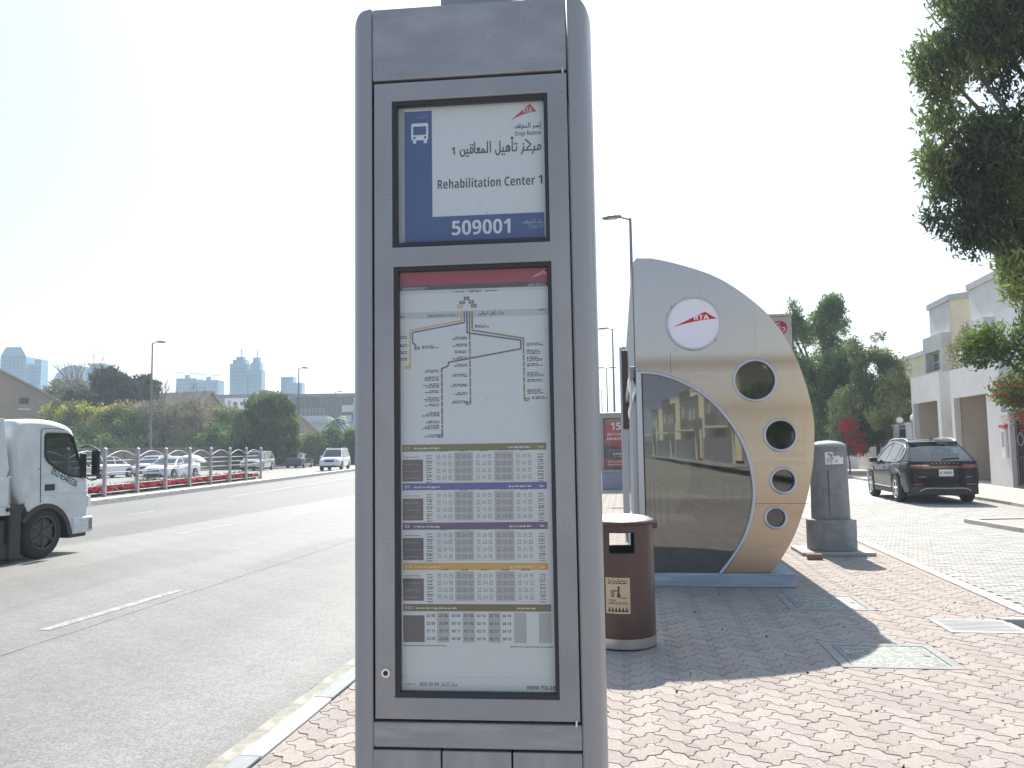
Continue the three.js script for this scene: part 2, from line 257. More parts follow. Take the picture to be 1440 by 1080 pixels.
  const near = all.slice(0, 300), rest = all.slice(300).filter((b) => b.g === gH), cutRest = all.slice(300).filter((b) => b.g !== gH), m4 = new THREE.Matrix4(), q = new THREE.Quaternion(), e = new THREE.Euler();
  const pose = (b) => { e.set((r() - 0.5) * 0.012, b.rot, (r() - 0.5) * 0.012, 'YXZ'); return m4.compose(V3(b.x, (r() - 0.5) * 0.003, b.z), q.setFromEuler(e), V3(1, 1, 1)); };
  for (const b of near) { const o = part(pav, 'paver', b.g, mats[(stain(b.x * 0.8, 1, b.z * 0.8) < 0.36 ? 6 : 0) + (r() * 6 | 0)]); pose(b).decompose(o.position, o.quaternion, o.scale); }
  const im = new THREE.InstancedMesh(gH, std([1, 1, 1], 0.88, base), rest.length), c = new THREE.Color(); im.name = 'paver_field'; im.userData.kind = 'stuff';
  rest.forEach((b, i) => { im.setMatrixAt(i, pose(b)); im.setColorAt(i, c.setRGB(...rose[r() * 6 | 0].map((v) => v * (0.93 + stain(b.x * 0.8, 1, b.z * 0.8) * 0.14)))); });
  pav.add(im);
  part(pav, 'cut_pavers', cutRest.map((b) => b.g.clone().applyMatrix4(pose(b))), mats[0]).userData.kind = 'stuff';
  { const gr = new THREE.InstancedMesh(new THREE.TetrahedronGeometry(0.006), std([1, 1, 1], 0.9), 420), k = rng(88); gr.name = 'grit'; gr.userData = { kind: 'stuff', label: 'scattered grit and dry leaf scraps on the paving', category: 'grit' };
    for (let i = 0; i < 420; i++) { const z = -3.2 - k() * 8, x = lerp(kerbX(z) + 0.1, 5, k()); e.set(k() * 6, k() * 6, 0); const s = 0.5 + k() * k() * 3.2; m4.compose(V3(x, 0.003, z), q.setFromEuler(e), V3(s, s * 0.5, s * (0.7 + k()))); gr.setMatrixAt(i, m4); const t = k(); gr.setColorAt(i, t < 0.5 ? c.setRGB(0.1, 0.08, 0.06) : t < 0.8 ? c.setRGB(0.25, 0.2, 0.13) : c.setRGB(0.45, 0.43, 0.4)); }
    scene.add(gr); }
  // edging stones along the service street and across its mouth
  const es = std([1, 1, 1], 0.8, { map: wear([0.44, 0.42, 0.37], [0.6, 0.57, 0.51], 0.8) }), eg = rbox(0, 0.14, -0.2, 0.014, -0.79, -0.005, 0.008, 1);
  for (let z = -7.5; z > -45; z -= 0.787) { const o = part(pav, 'edging_stone', eg, es); o.position.set(edgeX(z), 0, z); o.rotation.y = -Math.atan(0.158); }
  for (let x = 4.95; x < 11; x += 0.8) { const o = part(pav, 'edging_stone', eg, es); o.position.set(x + 0.33, 0, -7.44 + (x - 4.9) * 0.02); o.rotation.y = -Math.PI / 2; }

  // service street: small pale blocks in running bond, near ones built, farther ones in the material
  const cap = canvasTex(1024, 1024, (g, w) => { g.fillStyle = '#857f76'; g.fillRect(0, 0, w, w); const rr = rng(3); for (let y = 0; y < 20; y++) for (let x = -1; x < 11; x++) { const t = 178 + rr() * 26 | 0; g.fillStyle = `rgb(${t + 3},${t},${t - 7})`; g.fillRect((x + (y % 2) / 2) * w / 10 + 2, y * w / 20 + 2, w / 10 - 4, w / 20 - 4); } });
  cap.wrapS = cap.wrapT = THREE.RepeatWrapping; cap.repeat.set(0.5, 0.5); cap.rotation = -SKEW;
  struct('service_street', sheet([[edgeX(-7.5) + 0.13, -7.5], [14, -7.35], [30, -7], [30, -60], [edgeX(-120) + 0.13, -120], [edgeX(-40) + 0.13, -40]], -0.024), std([0.75, 0.74, 0.72], 0.75, { map: cap, bumpMap: cap, bumpScale: 0.004 }));
  const sb = rbox(-0.096, 0.096, -0.05, 0, -0.046, 0.046, 0.006, 1), list = [];
  for (let i = 0; i < 90; i++) for (let j = 0; j < 150; j++) {
    const lx = 0.26 + i * 0.2 + (j % 2) * 0.1, lz = -j * 0.1, z = -7.62 + lz * Math.cos(SKEW) + lx * Math.sin(SKEW) * 1, x = edgeX(-7.6) + lx * Math.cos(SKEW) - lz * Math.sin(SKEW);
    if (x / -z > 0.8 || z > -7.6 || z < -22 || x < edgeX(z) + 0.07) continue;
    list.push([x, z]);
  }
  const sim = new THREE.InstancedMesh(sb, std([1, 1, 1], 0.72, base), list.length); sim.name = 'street_blocks'; sim.userData.kind = 'stuff';
  list.forEach(([x, z], i) => { e.set((r() - 0.5) * 0.02, -SKEW, (r() - 0.5) * 0.02); m4.compose(V3(x, -0.012 + (r() - 0.5) * 0.004, z), q.setFromEuler(e), V3(1, 1, 1)); sim.setMatrixAt(i, m4); const t = 0.9 + r() * 0.2; sim.setColorAt(i, c.setRGB(0.46 * t, 0.445 * t, 0.415 * t)); });
  scene.children.find((o) => o.name === 'service_street').add(sim);
  // traffic island corner with pale kerb at the right
  const isl = struct('traffic_island', sheet([[8.95, -15.75], [8.95, -14.15], [12, -13.9], [12, -15.9]], 0.05), mats[2]);
  part(isl, 'kerb_stone', [rbox(8.82, 12, -0.15, 0.075, -15.95, -15.8, 0.02, 1), rbox(8.8, 8.95, -0.15, 0.075, -15.8, -14.1, 0.02, 1), rbox(8.8, 12, -0.15, 0.075, -14.15, -14.0, 0.02, 1)], es);
  // far footpath and kerb in front of the villas
  const e10 = [Math.sin(10 * D2R), -Math.cos(10 * D2R)], fp = (s, x) => [16.66 + e10[0] * s + Math.cos(10 * D2R) * x, -28.3 + e10[1] * s + Math.sin(10 * D2R) * x];
  const path = struct('villa_footpath', sheet([fp(-130, -2.8), fp(60, -2.8), fp(60, 0.6), fp(-130, 0.6)].map((p) => p), 0.03), std([1, 1, 1], 0.9, { map: wear([0.42, 0.33, 0.28], [0.52, 0.43, 0.37], 1.4) }));
  for (let s = -22, k = 0; s < 40; s += 1.0, k++) { const o = part(path, 'kerb_stone', rboxKerb(), k % 3 ? kgrey() : es); const [x, z] = fp(s, -2.8); o.position.set(x, 0, z); o.rotation.y = -10 * D2R; }
}
var _rk, _kg; function rboxKerb() { return _rk ??= rbox(-0.14, 0, -0.2, 0.075, -0.99, -0.01, 0.02, 1); } function kgrey() { return _kg ??= std([0.33, 0.32, 0.31], 0.8); }

// covers and drain let into the paving
{
  const chk = canvasTex(512, 512, (g, w) => { g.fillStyle = '#8d9089'; g.fillRect(0, 0, w, w); const r = rng(4); g.lineCap = 'round'; for (let i = 0; i < 1500; i++) { const x = r() * w, y = r() * w, a = (r() < 0.5 ? 0.7 : -0.5) + (r() - 0.5) * 0.9, l = 5 + r() * 9, t = r() < 0.55 ? 205 + r() * 30 : 70 + r() * 40; g.strokeStyle = `rgb(${t},${t + 3},${t - 3})`; g.lineWidth = 3 + r() * 3; g.beginPath(); g.moveTo(x, y); g.lineTo(x + Math.cos(a) * l * 2, y + Math.sin(a) * l); g.stroke(); } });
  const cm = std([0.62, 0.63, 0.61], 0.6, { map: chk, bumpMap: chk, bumpScale: 0.004, metalness: 0.1 });
  const pitM = std([1, 1, 1], 0.85, { map: wear([0.24, 0.235, 0.22], [0.34, 0.33, 0.31], 0.6), bumpMap: grain, bumpScale: 0.0015 });
  const cover = (i, label) => {
    const [x, z, w, d] = PITS[i], t = thing('manhole_cover', label, 'manhole cover', [x, 0, z], 8);
    const fr = shp(rect(-w / 2, w / 2, -d / 2, d / 2), [rect(-w / 2 + 0.07, w / 2 - 0.07, -d / 2 + 0.07, d / 2 - 0.07)]);
    part(t, 'frame', ext(fr, 0.06, 0.004).rotateX(-Math.PI / 2).translate(0, -0.057, 0), pitM);
    const pl = box2(-w / 2 + 0.078, w / 2 - 0.078, -0.05, 0, -d / 2 + 0.078, d / 2 - 0.078), uv = pl.attributes.uv; for (let k = 0; k < uv.count; k++) uv.setXY(k, uv.getX(k) / 0.7, uv.getY(k) / 0.7);
    part(t, 'cover_plate', pl, cm);
    part(t, 'lifting_slot', [box2(-w / 2 + 0.12, -w / 2 + 0.16, -0.002, 0.0015, -0.012, 0.012), box2(w / 2 - 0.16, w / 2 - 0.12, -0.002, 0.0015, -0.012, 0.012)], M.black);
  };
  cover(0, 'square chequered manhole cover half in the shadow beside the shelter plinth');
  cover(1, 'square chequered manhole cover nearest the camera at the tip of the shelter shadow');
  const t = thing('storm_drain', 'slatted concrete drain grate with an open dark inlet at the pavement corner', 'drain', [PITS[2][0], 0, PITS[2][1]], 8);
  part(t, 'frame', ext(shp(rect(-0.31, 0.31, -0.26, 0.26), [rect(-0.26, 0.26, -0.21, 0.21)]), 0.07, 0.004).rotateX(-Math.PI / 2).translate(0, -0.066, 0), M.concrete);
  for (let k = 0; k < 8; k++) part(t, 'grate_bar', box2(-0.26, 0.26, -0.04, 0.001, -0.205 + k * 0.052, -0.172 + k * 0.052), M.concrete);
  part(t, 'pit', [box2(-0.3, 0.3, -0.31, -0.29, -0.25, 0.25), box2(0.33, 0.98, -0.31, -0.29, -0.28, 0.28)], M.dark);
  part(t, 'inlet_rim', [rbox(0.3, 0.99, -0.3, 0.014, -0.34, -0.24, 0.008, 1), rbox(0.3, 0.99, -0.3, 0.003, 0.24, 0.29, 0.008, 1), rbox(0.93, 0.99, -0.3, 0.003, -0.24, 0.24, 0.008, 1), rbox(0.3, 0.36, -0.3, -0.01, -0.24, 0.24, 0.008, 1)], M.concrete);
}
// ---------- lettering ----------
const SANS = 'sans-serif';
function fit(g, s, x, y, size, o = {}) {                                       // text scaled to a width
  g.save(); g.font = `${o.bold ? 'bold ' : ''}${size}px ${SANS}`; g.fillStyle = o.color ?? '#333'; g.textBaseline = 'alphabetic';
  const w = g.measureText(s).width, k = o.width ? o.width / w : 1; g.translate(x - (o.align === 'right' ? w * k : o.align === 'center' ? w * k / 2 : 0), y); g.rotate(o.turn ?? 0); g.scale(k, 1); g.fillText(s, 0, 0); g.restore(); return w * k;
}
// Arabic letters as pen strokes: [advance, path, dots]; x runs to the left, y up, in ems
const AR = {
  mI: [0.46, 'M.46 0 L.26 0 C0 0 0 .34 .18 .34 C.34 .34 .34 .1 .26 0'], mM: [0.42, 'M0 0 L.42 0 M.1 0 C.08 .32 .36 .32 .34 0'], mF: [0.4, 'M0 0 L.08 0 C.1 .32 .36 .3 .32 .04 C.3 -.02 .18 0 .12 -.04 M.33 .02 L.36 -.3'],
  r: [0.36, 'M.1 .26 C.2 .1 .2 -.1 .34 -.26 M0 0 L.16 0'], z: [0.36, 'M.1 .26 C.2 .1 .2 -.1 .34 -.26 M0 0 L.16 0', [[0.16, 0.46]]], k: [0.58, 'M0 0 L.58 0 M.46 0 C.42 .2 .14 .3 .1 .42 L.54 .76'],
  t: [0.34, 'M.34 0 L.18 0 C.08 0 .08 .1 .1 .28', [[0.06, 0.5], [0.24, 0.5]]], a: [0.2, 'M0 0 L.06 0 C.12 0 .12 .1 .12 .76'], ah: [0.24, 'M0 0 L.06 0 C.12 0 .12 .1 .12 .7 M.04 .88 L.2 .92 M.16 1 L.08 .96'], A: [0.24, 'M.1 0 L.1 .76'], Ai: [0.24, 'M.1 0 L.1 .76 M.02 -.26 L.18 -.22'],
  h: [0.52, 'M.52 0 L.12 0 C0 .1 .08 .4 .26 .4 C.46 .38 .44 0 .26 0 M.12 0 C.24 .1 .22 .26 .24 .4'], y: [0.3, 'M0 0 L.3 0 M.15 0 L.15 .28', [[0.06, -0.22], [0.24, -0.22]]], l: [0.56, 'M0 0 L.08 0 C.13 0 .13 .2 .13 .76 M.13 .1 C.13 -.34 .54 -.34 .5 .1'], L: [0.28, 'M.12 .76 L.12 0 L.28 0'],
  e: [0.42, 'M0 0 L.42 0 M.1 .3 L.32 .3 L.2 .04 Z'], q: [0.4, 'M.4 0 L.14 0 C-.02 .1 .04 .38 .2 .38 C.34 .38 .32 .1 .18 .02', [[0.08, 0.58], [0.26, 0.58]]], n: [0.54, 'M0 0 L.07 0 C.1 0 .1 .1 .1 .24 M.08 .06 C.08 -.32 .52 -.32 .48 .18', [[0.28, 0.24]]],
  s: [0.54, 'M0 0 L.54 0 M.1 0 L.1 .24 M.26 0 L.26 .24 M.42 0 L.42 .24'], w: [0.46, 'M0 0 L.1 0 C.02 .2 .1 .36 .2 .36 C.34 .36 .3 0 .2 0 M.27 .1 C.3 -.15 .36 -.25 .44 -.26'], f: [0.62, 'M0 0 L.08 0 C-.02 .2 .06 .36 .18 .36 C.3 .36 .28 .05 .2 0 L.5 0 C.6 0 .6 .1 .58 .2', [[0.18, 0.56]]],
};
function arabic(g, words, xr, y, em, color, width, weight = 0.115) {
  const total = words.reduce((s, w) => s + w.reduce((q, c) => q + AR[c][0], 0), 0) + 0.3 * (words.length - 1), k = width ? width / (total * em) : 1;
  g.save(); g.translate(xr, y); g.scale(-em * k, -em); g.strokeStyle = g.fillStyle = color; g.lineWidth = weight; g.lineJoin = g.lineCap = 'round';
  for (const w of words) { for (const c of w) { const [adv, d, dots] = AR[c]; g.stroke(new Path2D(d)); for (const [x, yy] of dots ?? []) { g.beginPath(); g.arc(x, yy, weight * 0.62, 0, 7); g.fill(); } g.translate(adv, 0); } g.translate(0.3, 0); }
  g.restore();
}
const MARKAZ = [['mI', 'r', 'k', 'z']], TAHEEL = ['t', 'ah', 'h', 'y', 'l'], MUAQEEN = ['A', 'L', 'mM', 'e', 'a', 'q', 'y', 'n'], STOPNAME = [['Ai', 's', 'mF'], ['A', 'L', 'mM', 'w', 'q', 'f']], STOPID = [['r', 'q', 'mF'], ['A', 'L', 'mM', 'w', 'q', 'f']], PLACE = [MARKAZ[0], TAHEEL, MUAQEEN];
function rta(g, x, y, w, h, red = '#b3202f', txt = '#fff') {                   // red swoosh with the three letters
  const X = (t) => x + t * w, Y = (t) => y + t * h;
  g.fillStyle = red; g.beginPath(); g.moveTo(X(0), Y(1)); g.quadraticCurveTo(X(0.34), Y(0.52), X(0.74), Y(0)); g.lineTo(X(1), Y(0.52)); g.quadraticCurveTo(X(0.6), Y(0.5), X(0), Y(1)); g.fill();
  g.save(); g.translate(X(0.465), Y(0.56)); g.transform(1, -0.04, 0, 1, 0, 0); fit(g, 'RTA', 0, 0, h * 0.43, { bold: true, color: txt, width: w * 0.355 }); g.restore();
}
const scrib = (g, x, y, w, h, color, r, align = 0) => { g.fillStyle = color; let p = align ? x - w : x; const end = p + w; while (p < end) { const l = h * (0.6 + r() * 2.2); g.fillRect(p, y - h * (0.8 + r() * 0.2), Math.min(l, end - p), h * (0.7 + r() * 0.3)); p += l + h * 0.5; } };

// ---------- bus stop totem ----------
{
  const t = thing('bus_stop_totem', 'tall silver grey bus stop totem with stop name and timetable behind glass', 'bus stop sign', [-0.067, 0, -1.6], 5.6);
  const C = -0.0125, sideShell = (s) => {
    const prof = [[0.2045, -0.002], [0.2075, 0.001], [0.222, 0.001]]; for (let k = 1; k <= 9; k++) { const a = k / 9 * Math.PI / 2; prof.push([0.222 + Math.sin(a) * 0.031, 0.001 - (1 - Math.cos(a)) * 0.06]); }
    for (let k = 0; k <= 9; k++) { const a = k / 9 * Math.PI / 2; prof.push([0.222 + Math.cos(a) * 0.031, -0.18 - Math.sin(a) * 0.06]); } prof.push([0.2045, -0.24]);
    const n = prof.length, top = (x) => 2.468 + Math.sqrt(Math.max(0, 0.05 * 0.05 - Math.pow(Math.max(0, x - 0.2045), 2))) * 1.08, pos = [], V = (i, y) => [C + s * prof[i][0], y, prof[i][1]];
    const tri = (a, b, c) => s > 0 ? pos.push(...a, ...b, ...c) : pos.push(...a, ...c, ...b);
    for (let i = 0; i < n; i++) { const j = (i + 1) % n, a = V(i, 0), b = V(j, 0), c = V(j, top(prof[j][0])), d = V(i, top(prof[i][0])); tri(a, b, c); tri(a, c, d); }
    for (let i = 0; i < n / 2 - 1; i++) { const k = n - 1 - i, a = V(i, top(prof[i][0])), b = V(i + 1, top(prof[i + 1][0])), c = V(k - 1, top(prof[k - 1][0])), d = V(k, top(prof[k][0])); tri(a, b, c); tri(a, c, d); }
    const g = new THREE.BufferGeometry(); g.setAttribute('position', new THREE.Float32BufferAttribute(pos, 3)); g.computeVertexNormals(); return toCreasedNormals(g, 0.6);
  };
  part(t, 'side_shell', sideShell(-1), M.totem); part(t, 'side_shell', sideShell(1), M.totem);
  part(t, 'core', box2(C - 0.201, C + 0.201, 0, 2.5, -0.22, -0.032), M.dark);
  part(t, 'header_panel', rbox(C - 0.2035, C + 0.2015, 2.3655, 2.521, -0.236, 0.0, 0.004), M.totem);
  part(t, 'neck', ext(shp([[-0.094, 0], [0.094, 0], [0.082, 0.02], [0.078, 0.42], [-0.078, 0.42], [-0.082, 0.02]]), 0.11, 0.006).translate(0.0, 2.521, -0.17), M.totem);
  const P1 = [-0.174, 0.148, 2.0115, 2.3195], P2 = [-0.172, 0.1495, 1.115, 1.9705];
  part(t, 'door_frame', ext(shp(rect(-0.2125, 0.1885, 1.0735, 2.3595), [rect(...P1), rect(...P2)]), 0.03, 0.0025).translate(0, 0, -0.03), M.totem);
  const gasket = (P, b) => ext(shp(rect(...P), [rect(P[0] + b, P[1] - b + 0.002, P[2] + b, P[3] - b)]), 0.022, 0.0015).translate(0, 0, -0.0235);
  const gk = std([0.028, 0.027, 0.032], 0.5);
  part(t, 'window_gasket', gasket(P1, 0.0095), gk); part(t, 'window_gasket', gasket(P2, 0.0095), gk);
  const poster = (P, map, name) => { const b = 0.008, w = P[1] - P[0] - 2 * b, h = P[3] - P[2] - 2 * b; return part(t, name, new THREE.PlaneGeometry(w, h).translate((P[0] + P[1]) / 2, (P[2] + P[3]) / 2, -0.0175), std([1, 1, 1], 0.7, { map })); };
  const glass = (P) => part(t, 'glass_pane', box2(P[0] + 0.004, P[1] - 0.004, P[2] + 0.004, P[3] - 0.004, -0.0098, -0.0082).scale(1, 1, 1), M.pane);
  const g1 = new THREE.PlaneGeometry(P1[1] - P1[0] - 0.018, P1[3] - P1[2] - 0.018).translate((P1[0] + P1[1]) / 2, (P1[2] + P1[3]) / 2, -0.009), g2 = new THREE.PlaneGeometry(P2[1] - P2[0] - 0.018, P2[3] - P2[2] - 0.018).translate((P2[0] + P2[1]) / 2, (P2[2] + P2[3]) / 2, -0.009);
  part(t, 'glass_pane', g1, M.pane); part(t, 'glass_pane', g2, M.pane);

  poster(P1, canvasTex(1024, 968, (g, W, H) => {
    g.fillStyle = '#e2ebee'; g.fillRect(0, 0, W, H); g.fillStyle = '#aeb4ba'; g.fillRect(0, 0, W * 0.046, H); g.fillStyle = '#c9cfd3'; g.fillRect(W * 0.045, 0, W, H * 0.02);
    const blue = '#29508f'; g.fillStyle = blue; g.fillRect(W * 0.046, H * 0.03, W * 0.19, H); g.fillRect(W * 0.046, H * 0.805, W * 0.945, H);
    g.fillStyle = '#e8f1f5'; g.beginPath(); g.roundRect(W * 0.093, H * 0.118, W * 0.118, H * 0.125, 14); g.fill(); g.fillRect(W * 0.105, H * 0.23, W * 0.022, H * 0.036); g.fillRect(W * 0.18, H * 0.23, W * 0.022, H * 0.036);
    g.fillStyle = blue; g.beginPath(); g.roundRect(W * 0.107, H * 0.142, W * 0.09, H * 0.062, 6); g.fill(); for (const x of [0.115, 0.19]) { g.beginPath(); g.arc(W * x, H * 0.224, 9, 0, 7); g.fill(); }
    const r = rng(2); scrib(g, W * 0.21, H * 0.056, W * 0.05, 7, '#6f8bb8', r, 1); scrib(g, W * 0.21, H * 0.078, W * 0.075, 7, '#6f8bb8', r, 1);
    rta(g, W * 0.775, H * 0.022, W * 0.178, H * 0.112, '#b23344', '#e9dfe3');
    arabic(g, STOPNAME, W * 0.98, H * 0.192, 44, '#3a3a48', W * 0.18); fit(g, 'Stop Name', W * 0.98, H * 0.248, 42, { bold: true, color: '#4c4c58', align: 'right', width: W * 0.18 });
    arabic(g, PLACE, W * 0.98, H * 0.355, 96, '#3c3c46', W * 0.555); fit(g, '1', W * 0.365, H * 0.36, 74, { bold: true, color: '#3c3c46' });
    fit(g, 'Rehabilitation Center', W * 0.268, H * 0.605, 88, { bold: true, color: '#3c3c46', width: W * 0.665 }); fit(g, '1', W * 0.95, H * 0.6, 84, { bold: true, color: '#3c3c46' });
    fit(g, '509001', W * 0.362, H * 0.942, 138, { bold: true, color: '#e3eef6', width: W * 0.42 });
    arabic(g, STOPID, W * 0.985, H * 0.878, 32, '#93abc9', W * 0.14); fit(g, 'Stop ID', W * 0.985, H * 0.915, 34, { color: '#93abc9', align: 'right', width: W * 0.1 });
    g.fillStyle = '#39414e'; g.fillRect(W * 0.605, H * 0.785, 3, H * 0.02);
    for (let i = 0; i < 260; i++) { const a = 0.02 + r() * 0.05; g.fillStyle = `rgba(90,90,95,${a})`; g.beginPath(); g.ellipse(r() * W, r() * H, 2 + r() * 26, 1 + r() * 5, r() * 3, 0, 7); g.fill(); }
  }), 'stop_name_poster');

  poster(P2, canvasTex(744, 2048, (g, W, H) => {
    const r = rng(8), X3 = (X) => (X - 78) / 808 * W, Y3 = (Y, X = 480) => ((Y / 3.857 + 360) - (383 - 9 * (X - 78) / 808)) / 594 * H, X4 = (X) => (X / 2.842 + 540 - 561.5) / 219 * W, Y4 = (Y) => (Y / 2.842 + 620 - 378) / 597 * H;
    g.fillStyle = '#dfe6e8'; g.fillRect(0, 0, W, H);
    g.fillStyle = '#a93040'; g.fillRect(0, 0, W, H * 0.034); g.fillStyle = '#3f3f47'; g.fillRect(0, H * 0.034, W, H * 0.012);
    rta(g, W * 0.885, H * 0.006, W * 0.115, H * 0.02, '#d8b9bd', '#a93040');
    fit(g, 'Rehabilitation Center 1', W * 0.02, H * 0.0436, 20, { bold: true, color: '#c9cbd0', width: W * 0.165 }); arabic(g, PLACE, W * 0.985, H * 0.043, 18, '#c9cbd0', W * 0.12);
    g.fillStyle = '#cfd5d8'; g.fillRect(0, H * 0.046, W, H * 0.0085); scrib(g, W * 0.37, H * 0.0545, W * 0.075, 8, '#777b82', r); fit(g, '509 001', W * 0.47, H * 0.0553, 19, { bold: true, color: '#4a4d55', width: W * 0.085 }); scrib(g, W * 0.575, H * 0.0545, W * 0.09, 8, '#777b82', r);
    const badge = (x, y, c) => { g.fillStyle = c; g.fillRect(x - 13, y - 8, 27, 17); g.fillStyle = '#dfe6e8'; g.fillRect(x - 6, y - 2, 12, 4); };
    badge(X3(446), Y3(230), '#4d4a7c'); badge(X3(422), Y3(253), '#4c62a8'); badge(X3(471), Y3(251), '#6c6f52'); badge(X3(410), Y3(276), '#d9b44e'); badge(X3(484), Y3(273), '#6c6f52');
    g.fillStyle = '#c4cbce'; g.fillRect(0, Y3(300), W, Y3(338) - Y3(300)); fit(g, 'Rehabilitation Center 1 •', X3(232), Y3(330), 19, { bold: true, color: '#4a4d55', width: X3(408) - X3(232) }); arabic(g, PLACE, X3(648), Y3(324), 22, '#4a4d55', X3(648) - X3(510)); scrib(g, X3(830), Y3(312), 34, 8, '#666', r); scrib(g, X3(82), Y3(330), 20, 8, '#666', r);
    const line = (pts, c) => { g.strokeStyle = c; g.lineWidth = 8; g.lineJoin = 'round'; g.beginPath(); pts.forEach(([x, y], i) => i ? g.lineTo(X3(x), Y3(y, x)) : g.moveTo(X3(x), Y3(y, x))); g.stroke(); };
    line([[418, 305], [418, 357], [135, 417], [135, 622], [110, 627]], '#d8b658'); line([[433, 305], [433, 368], [148, 428], [148, 485], [165, 497], [165, 515]], '#5468ad');
    line([[447, 305], [447, 425], [736, 463], [736, 510], [345, 592], [342, 612], [307, 628], [307, 1000]], '#5b5183'); line([[461, 305], [461, 815]], '#787660'); line([[475, 305], [475, 411], [750, 452], [750, 790]], '#787b4f');
    badge(X3(173), Y3(515, 173), '#5468ad'); badge(X3(120), Y3(622, 120), '#d8b658'); badge(X3(450), Y3(815), '#787660'); badge(X3(764), Y3(788, 764), '#787b4f'); badge(X3(297), Y3(1000, 297), '#5b5183');
    const stops = (x, ys, side) => { for (const y of ys) { const n = r() < 0.3 ? 3 : 2; for (let k = 0; k < n; k++) scrib(g, X3(x), Y3(y + k * 9, x), (k ? 62 : 48) + r() * 26, 6.5, '#55585f', r, side); g.fillStyle = '#dfe6e8'; g.fillRect(X3(side ? x + 14 : x - 18) - 3, Y3(y + 12, x), 7, 5); } };
    stops(292, [640, 678, 716, 754, 792, 828, 874, 922, 945, 998], 1); stops(446, [453, 492, 530, 564, 604, 660, 715, 762, 808], 1); stops(767, [484, 522, 560, 597, 646, 684, 740], 0); stops(790, [778], 0); stops(490, [388], 0); stops(200, [508], 0); stops(118, [455, 500, 540, 576], 1);
    const num = (s, x, y, b) => fit(g, s, x, y, 21, { bold: b, color: '#43464c', align: 'center' });
    const table = (y0, c, rows, tag) => {
      const yb = Y4(y0); g.fillStyle = c; g.fillRect(X4(70), yb, X4(664) - X4(70), 34); fit(g, tag, X4(78), yb + 25, 22, { bold: true, color: '#d9dbd2' }); scrib(g, X4(118), yb + 24, 130, 9, '#d5d6d0', r); scrib(g, X4(600), yb + 24, 110, 9, '#d5d6d0', r, 1); scrib(g, X4(655), yb + 24, 26, 9, '#d5d6d0', r, 1);
      const top = yb + 40, bot = Y4(y0 + 150); g.fillStyle = '#b4b9bc'; g.fillRect(X4(285), top, X4(364) - X4(285), bot - top); g.fillRect(X4(450), top, X4(530) - X4(450), bot - top); g.fillStyle = '#5e5b61'; g.fillRect(X4(70), top + 34, X4(156) - X4(70), bot - top - 34);
      for (let i = 0; i < 4; i++) { const y = Y4(y0 + 57 + i * 28.5); scrib(g, X4(78), y - 4, 76, 6, '#8d8b90', r); g.fillStyle = '#c3c8ca'; g.fillRect(X4(160), y + 10, X4(655) - X4(160), 2);
        [245, 325, 408, 490, 572].forEach((x, k) => { num(rows[i][k], X4(x), y, 0); for (const dx of [-24, 24]) for (const dy of [-14, -6, 2]) scrib(g, X4(x + dx) - 10, y + dy, 20, 4, '#6b6e73', r); });
        for (const x of [182, 640]) for (let k = 0; k < 3; k++) scrib(g, X4(x) - 14, y - 10 + k * 13, 28, 6, '#55585d', r); }
      for (const x of [245, 325, 408, 490, 572]) scrib(g, X4(x) - 20, Y4(y0 + 30), 40, 7, '#55585d', r);
    };
    table(28, '#77703f', [['20', '20', '20', '20', '20'], ['20', '20', '20', '20', '20'], ['30', '25', '20', '20', '20'], ['20', '20', '20', '20', '20']], 'C1');
    table(185, '#4b57a5', [['15', '15', '20', '15', '15'], ['15', '13', '20', '15', '15'], ['30', '20', '15', '15', '20'], ['30', '15', '20', '15', '20']], 'D1');
    table(344, '#5c4477', [['15', '20', '20', '15', '25'], ['15', '20', '20', '15', '30'], ['20', '20', '20', '20', '25'], ['15', '20', '20', '15', '30']], 'E3');
    table(505, '#dba53c', [['25', '20', '20', '20', '20'], ['25', '20', '20', '20', '15'], ['35', '20', '20', '25', '20'], ['25', '25', '20', '20', '15']], 'E14');
    const yb = Y4(668); g.fillStyle = '#6a6345'; g.fillRect(X4(70), yb, X4(672) - X4(70), 34); fit(g, 'D33', X4(76), yb + 25, 22, { bold: true, color: '#cfcfc2' }); scrib(g, X4(122), yb + 24, 200, 9, '#cfcfc2', r); scrib(g, X4(610), yb + 24, 90, 9, '#cfcfc2', r, 1);
    g.fillStyle = '#b4b9bc'; for (const x of [210, 314, 418, 522, 622]) g.fillRect(X4(x), yb + 40, X4(x + 50) - X4(x), Y4(818) - yb - 40); g.fillStyle = '#5e5b61'; g.fillRect(X4(70), yb + 54, X4(158) - X4(70), Y4(818) - yb - 54);
    [['22 08', '23 08', '00 08', '01 14', '02 14', '03 14', '04 14'], ['22 09', '23 09', '00 10', '01 10', '02 15', '03 14', '04 15'], ['22 11', '23 11', '00 11', '01 11', '02 17', '03 17', '04 17'], ['22 08', '23 08', '00 08', '01 15', '02 15', '03 15', '04 15']].forEach((row, i) => row.forEach((s, k) => fit(g, s, X4(184 + k * 51.5), Y4(719 + i * 30), 19, { bold: true, color: '#3e4147', align: 'center', width: X4(216) - X4(180) })));
    scrib(g, X4(72), Y4(834), 210, 6, '#6b6e73', r); scrib(g, X4(678), Y4(836), 205, 6, '#6b6e73', r, 1);
    g.fillStyle = '#c9ced1'; g.fillRect(0, Y4(952), W, 3);
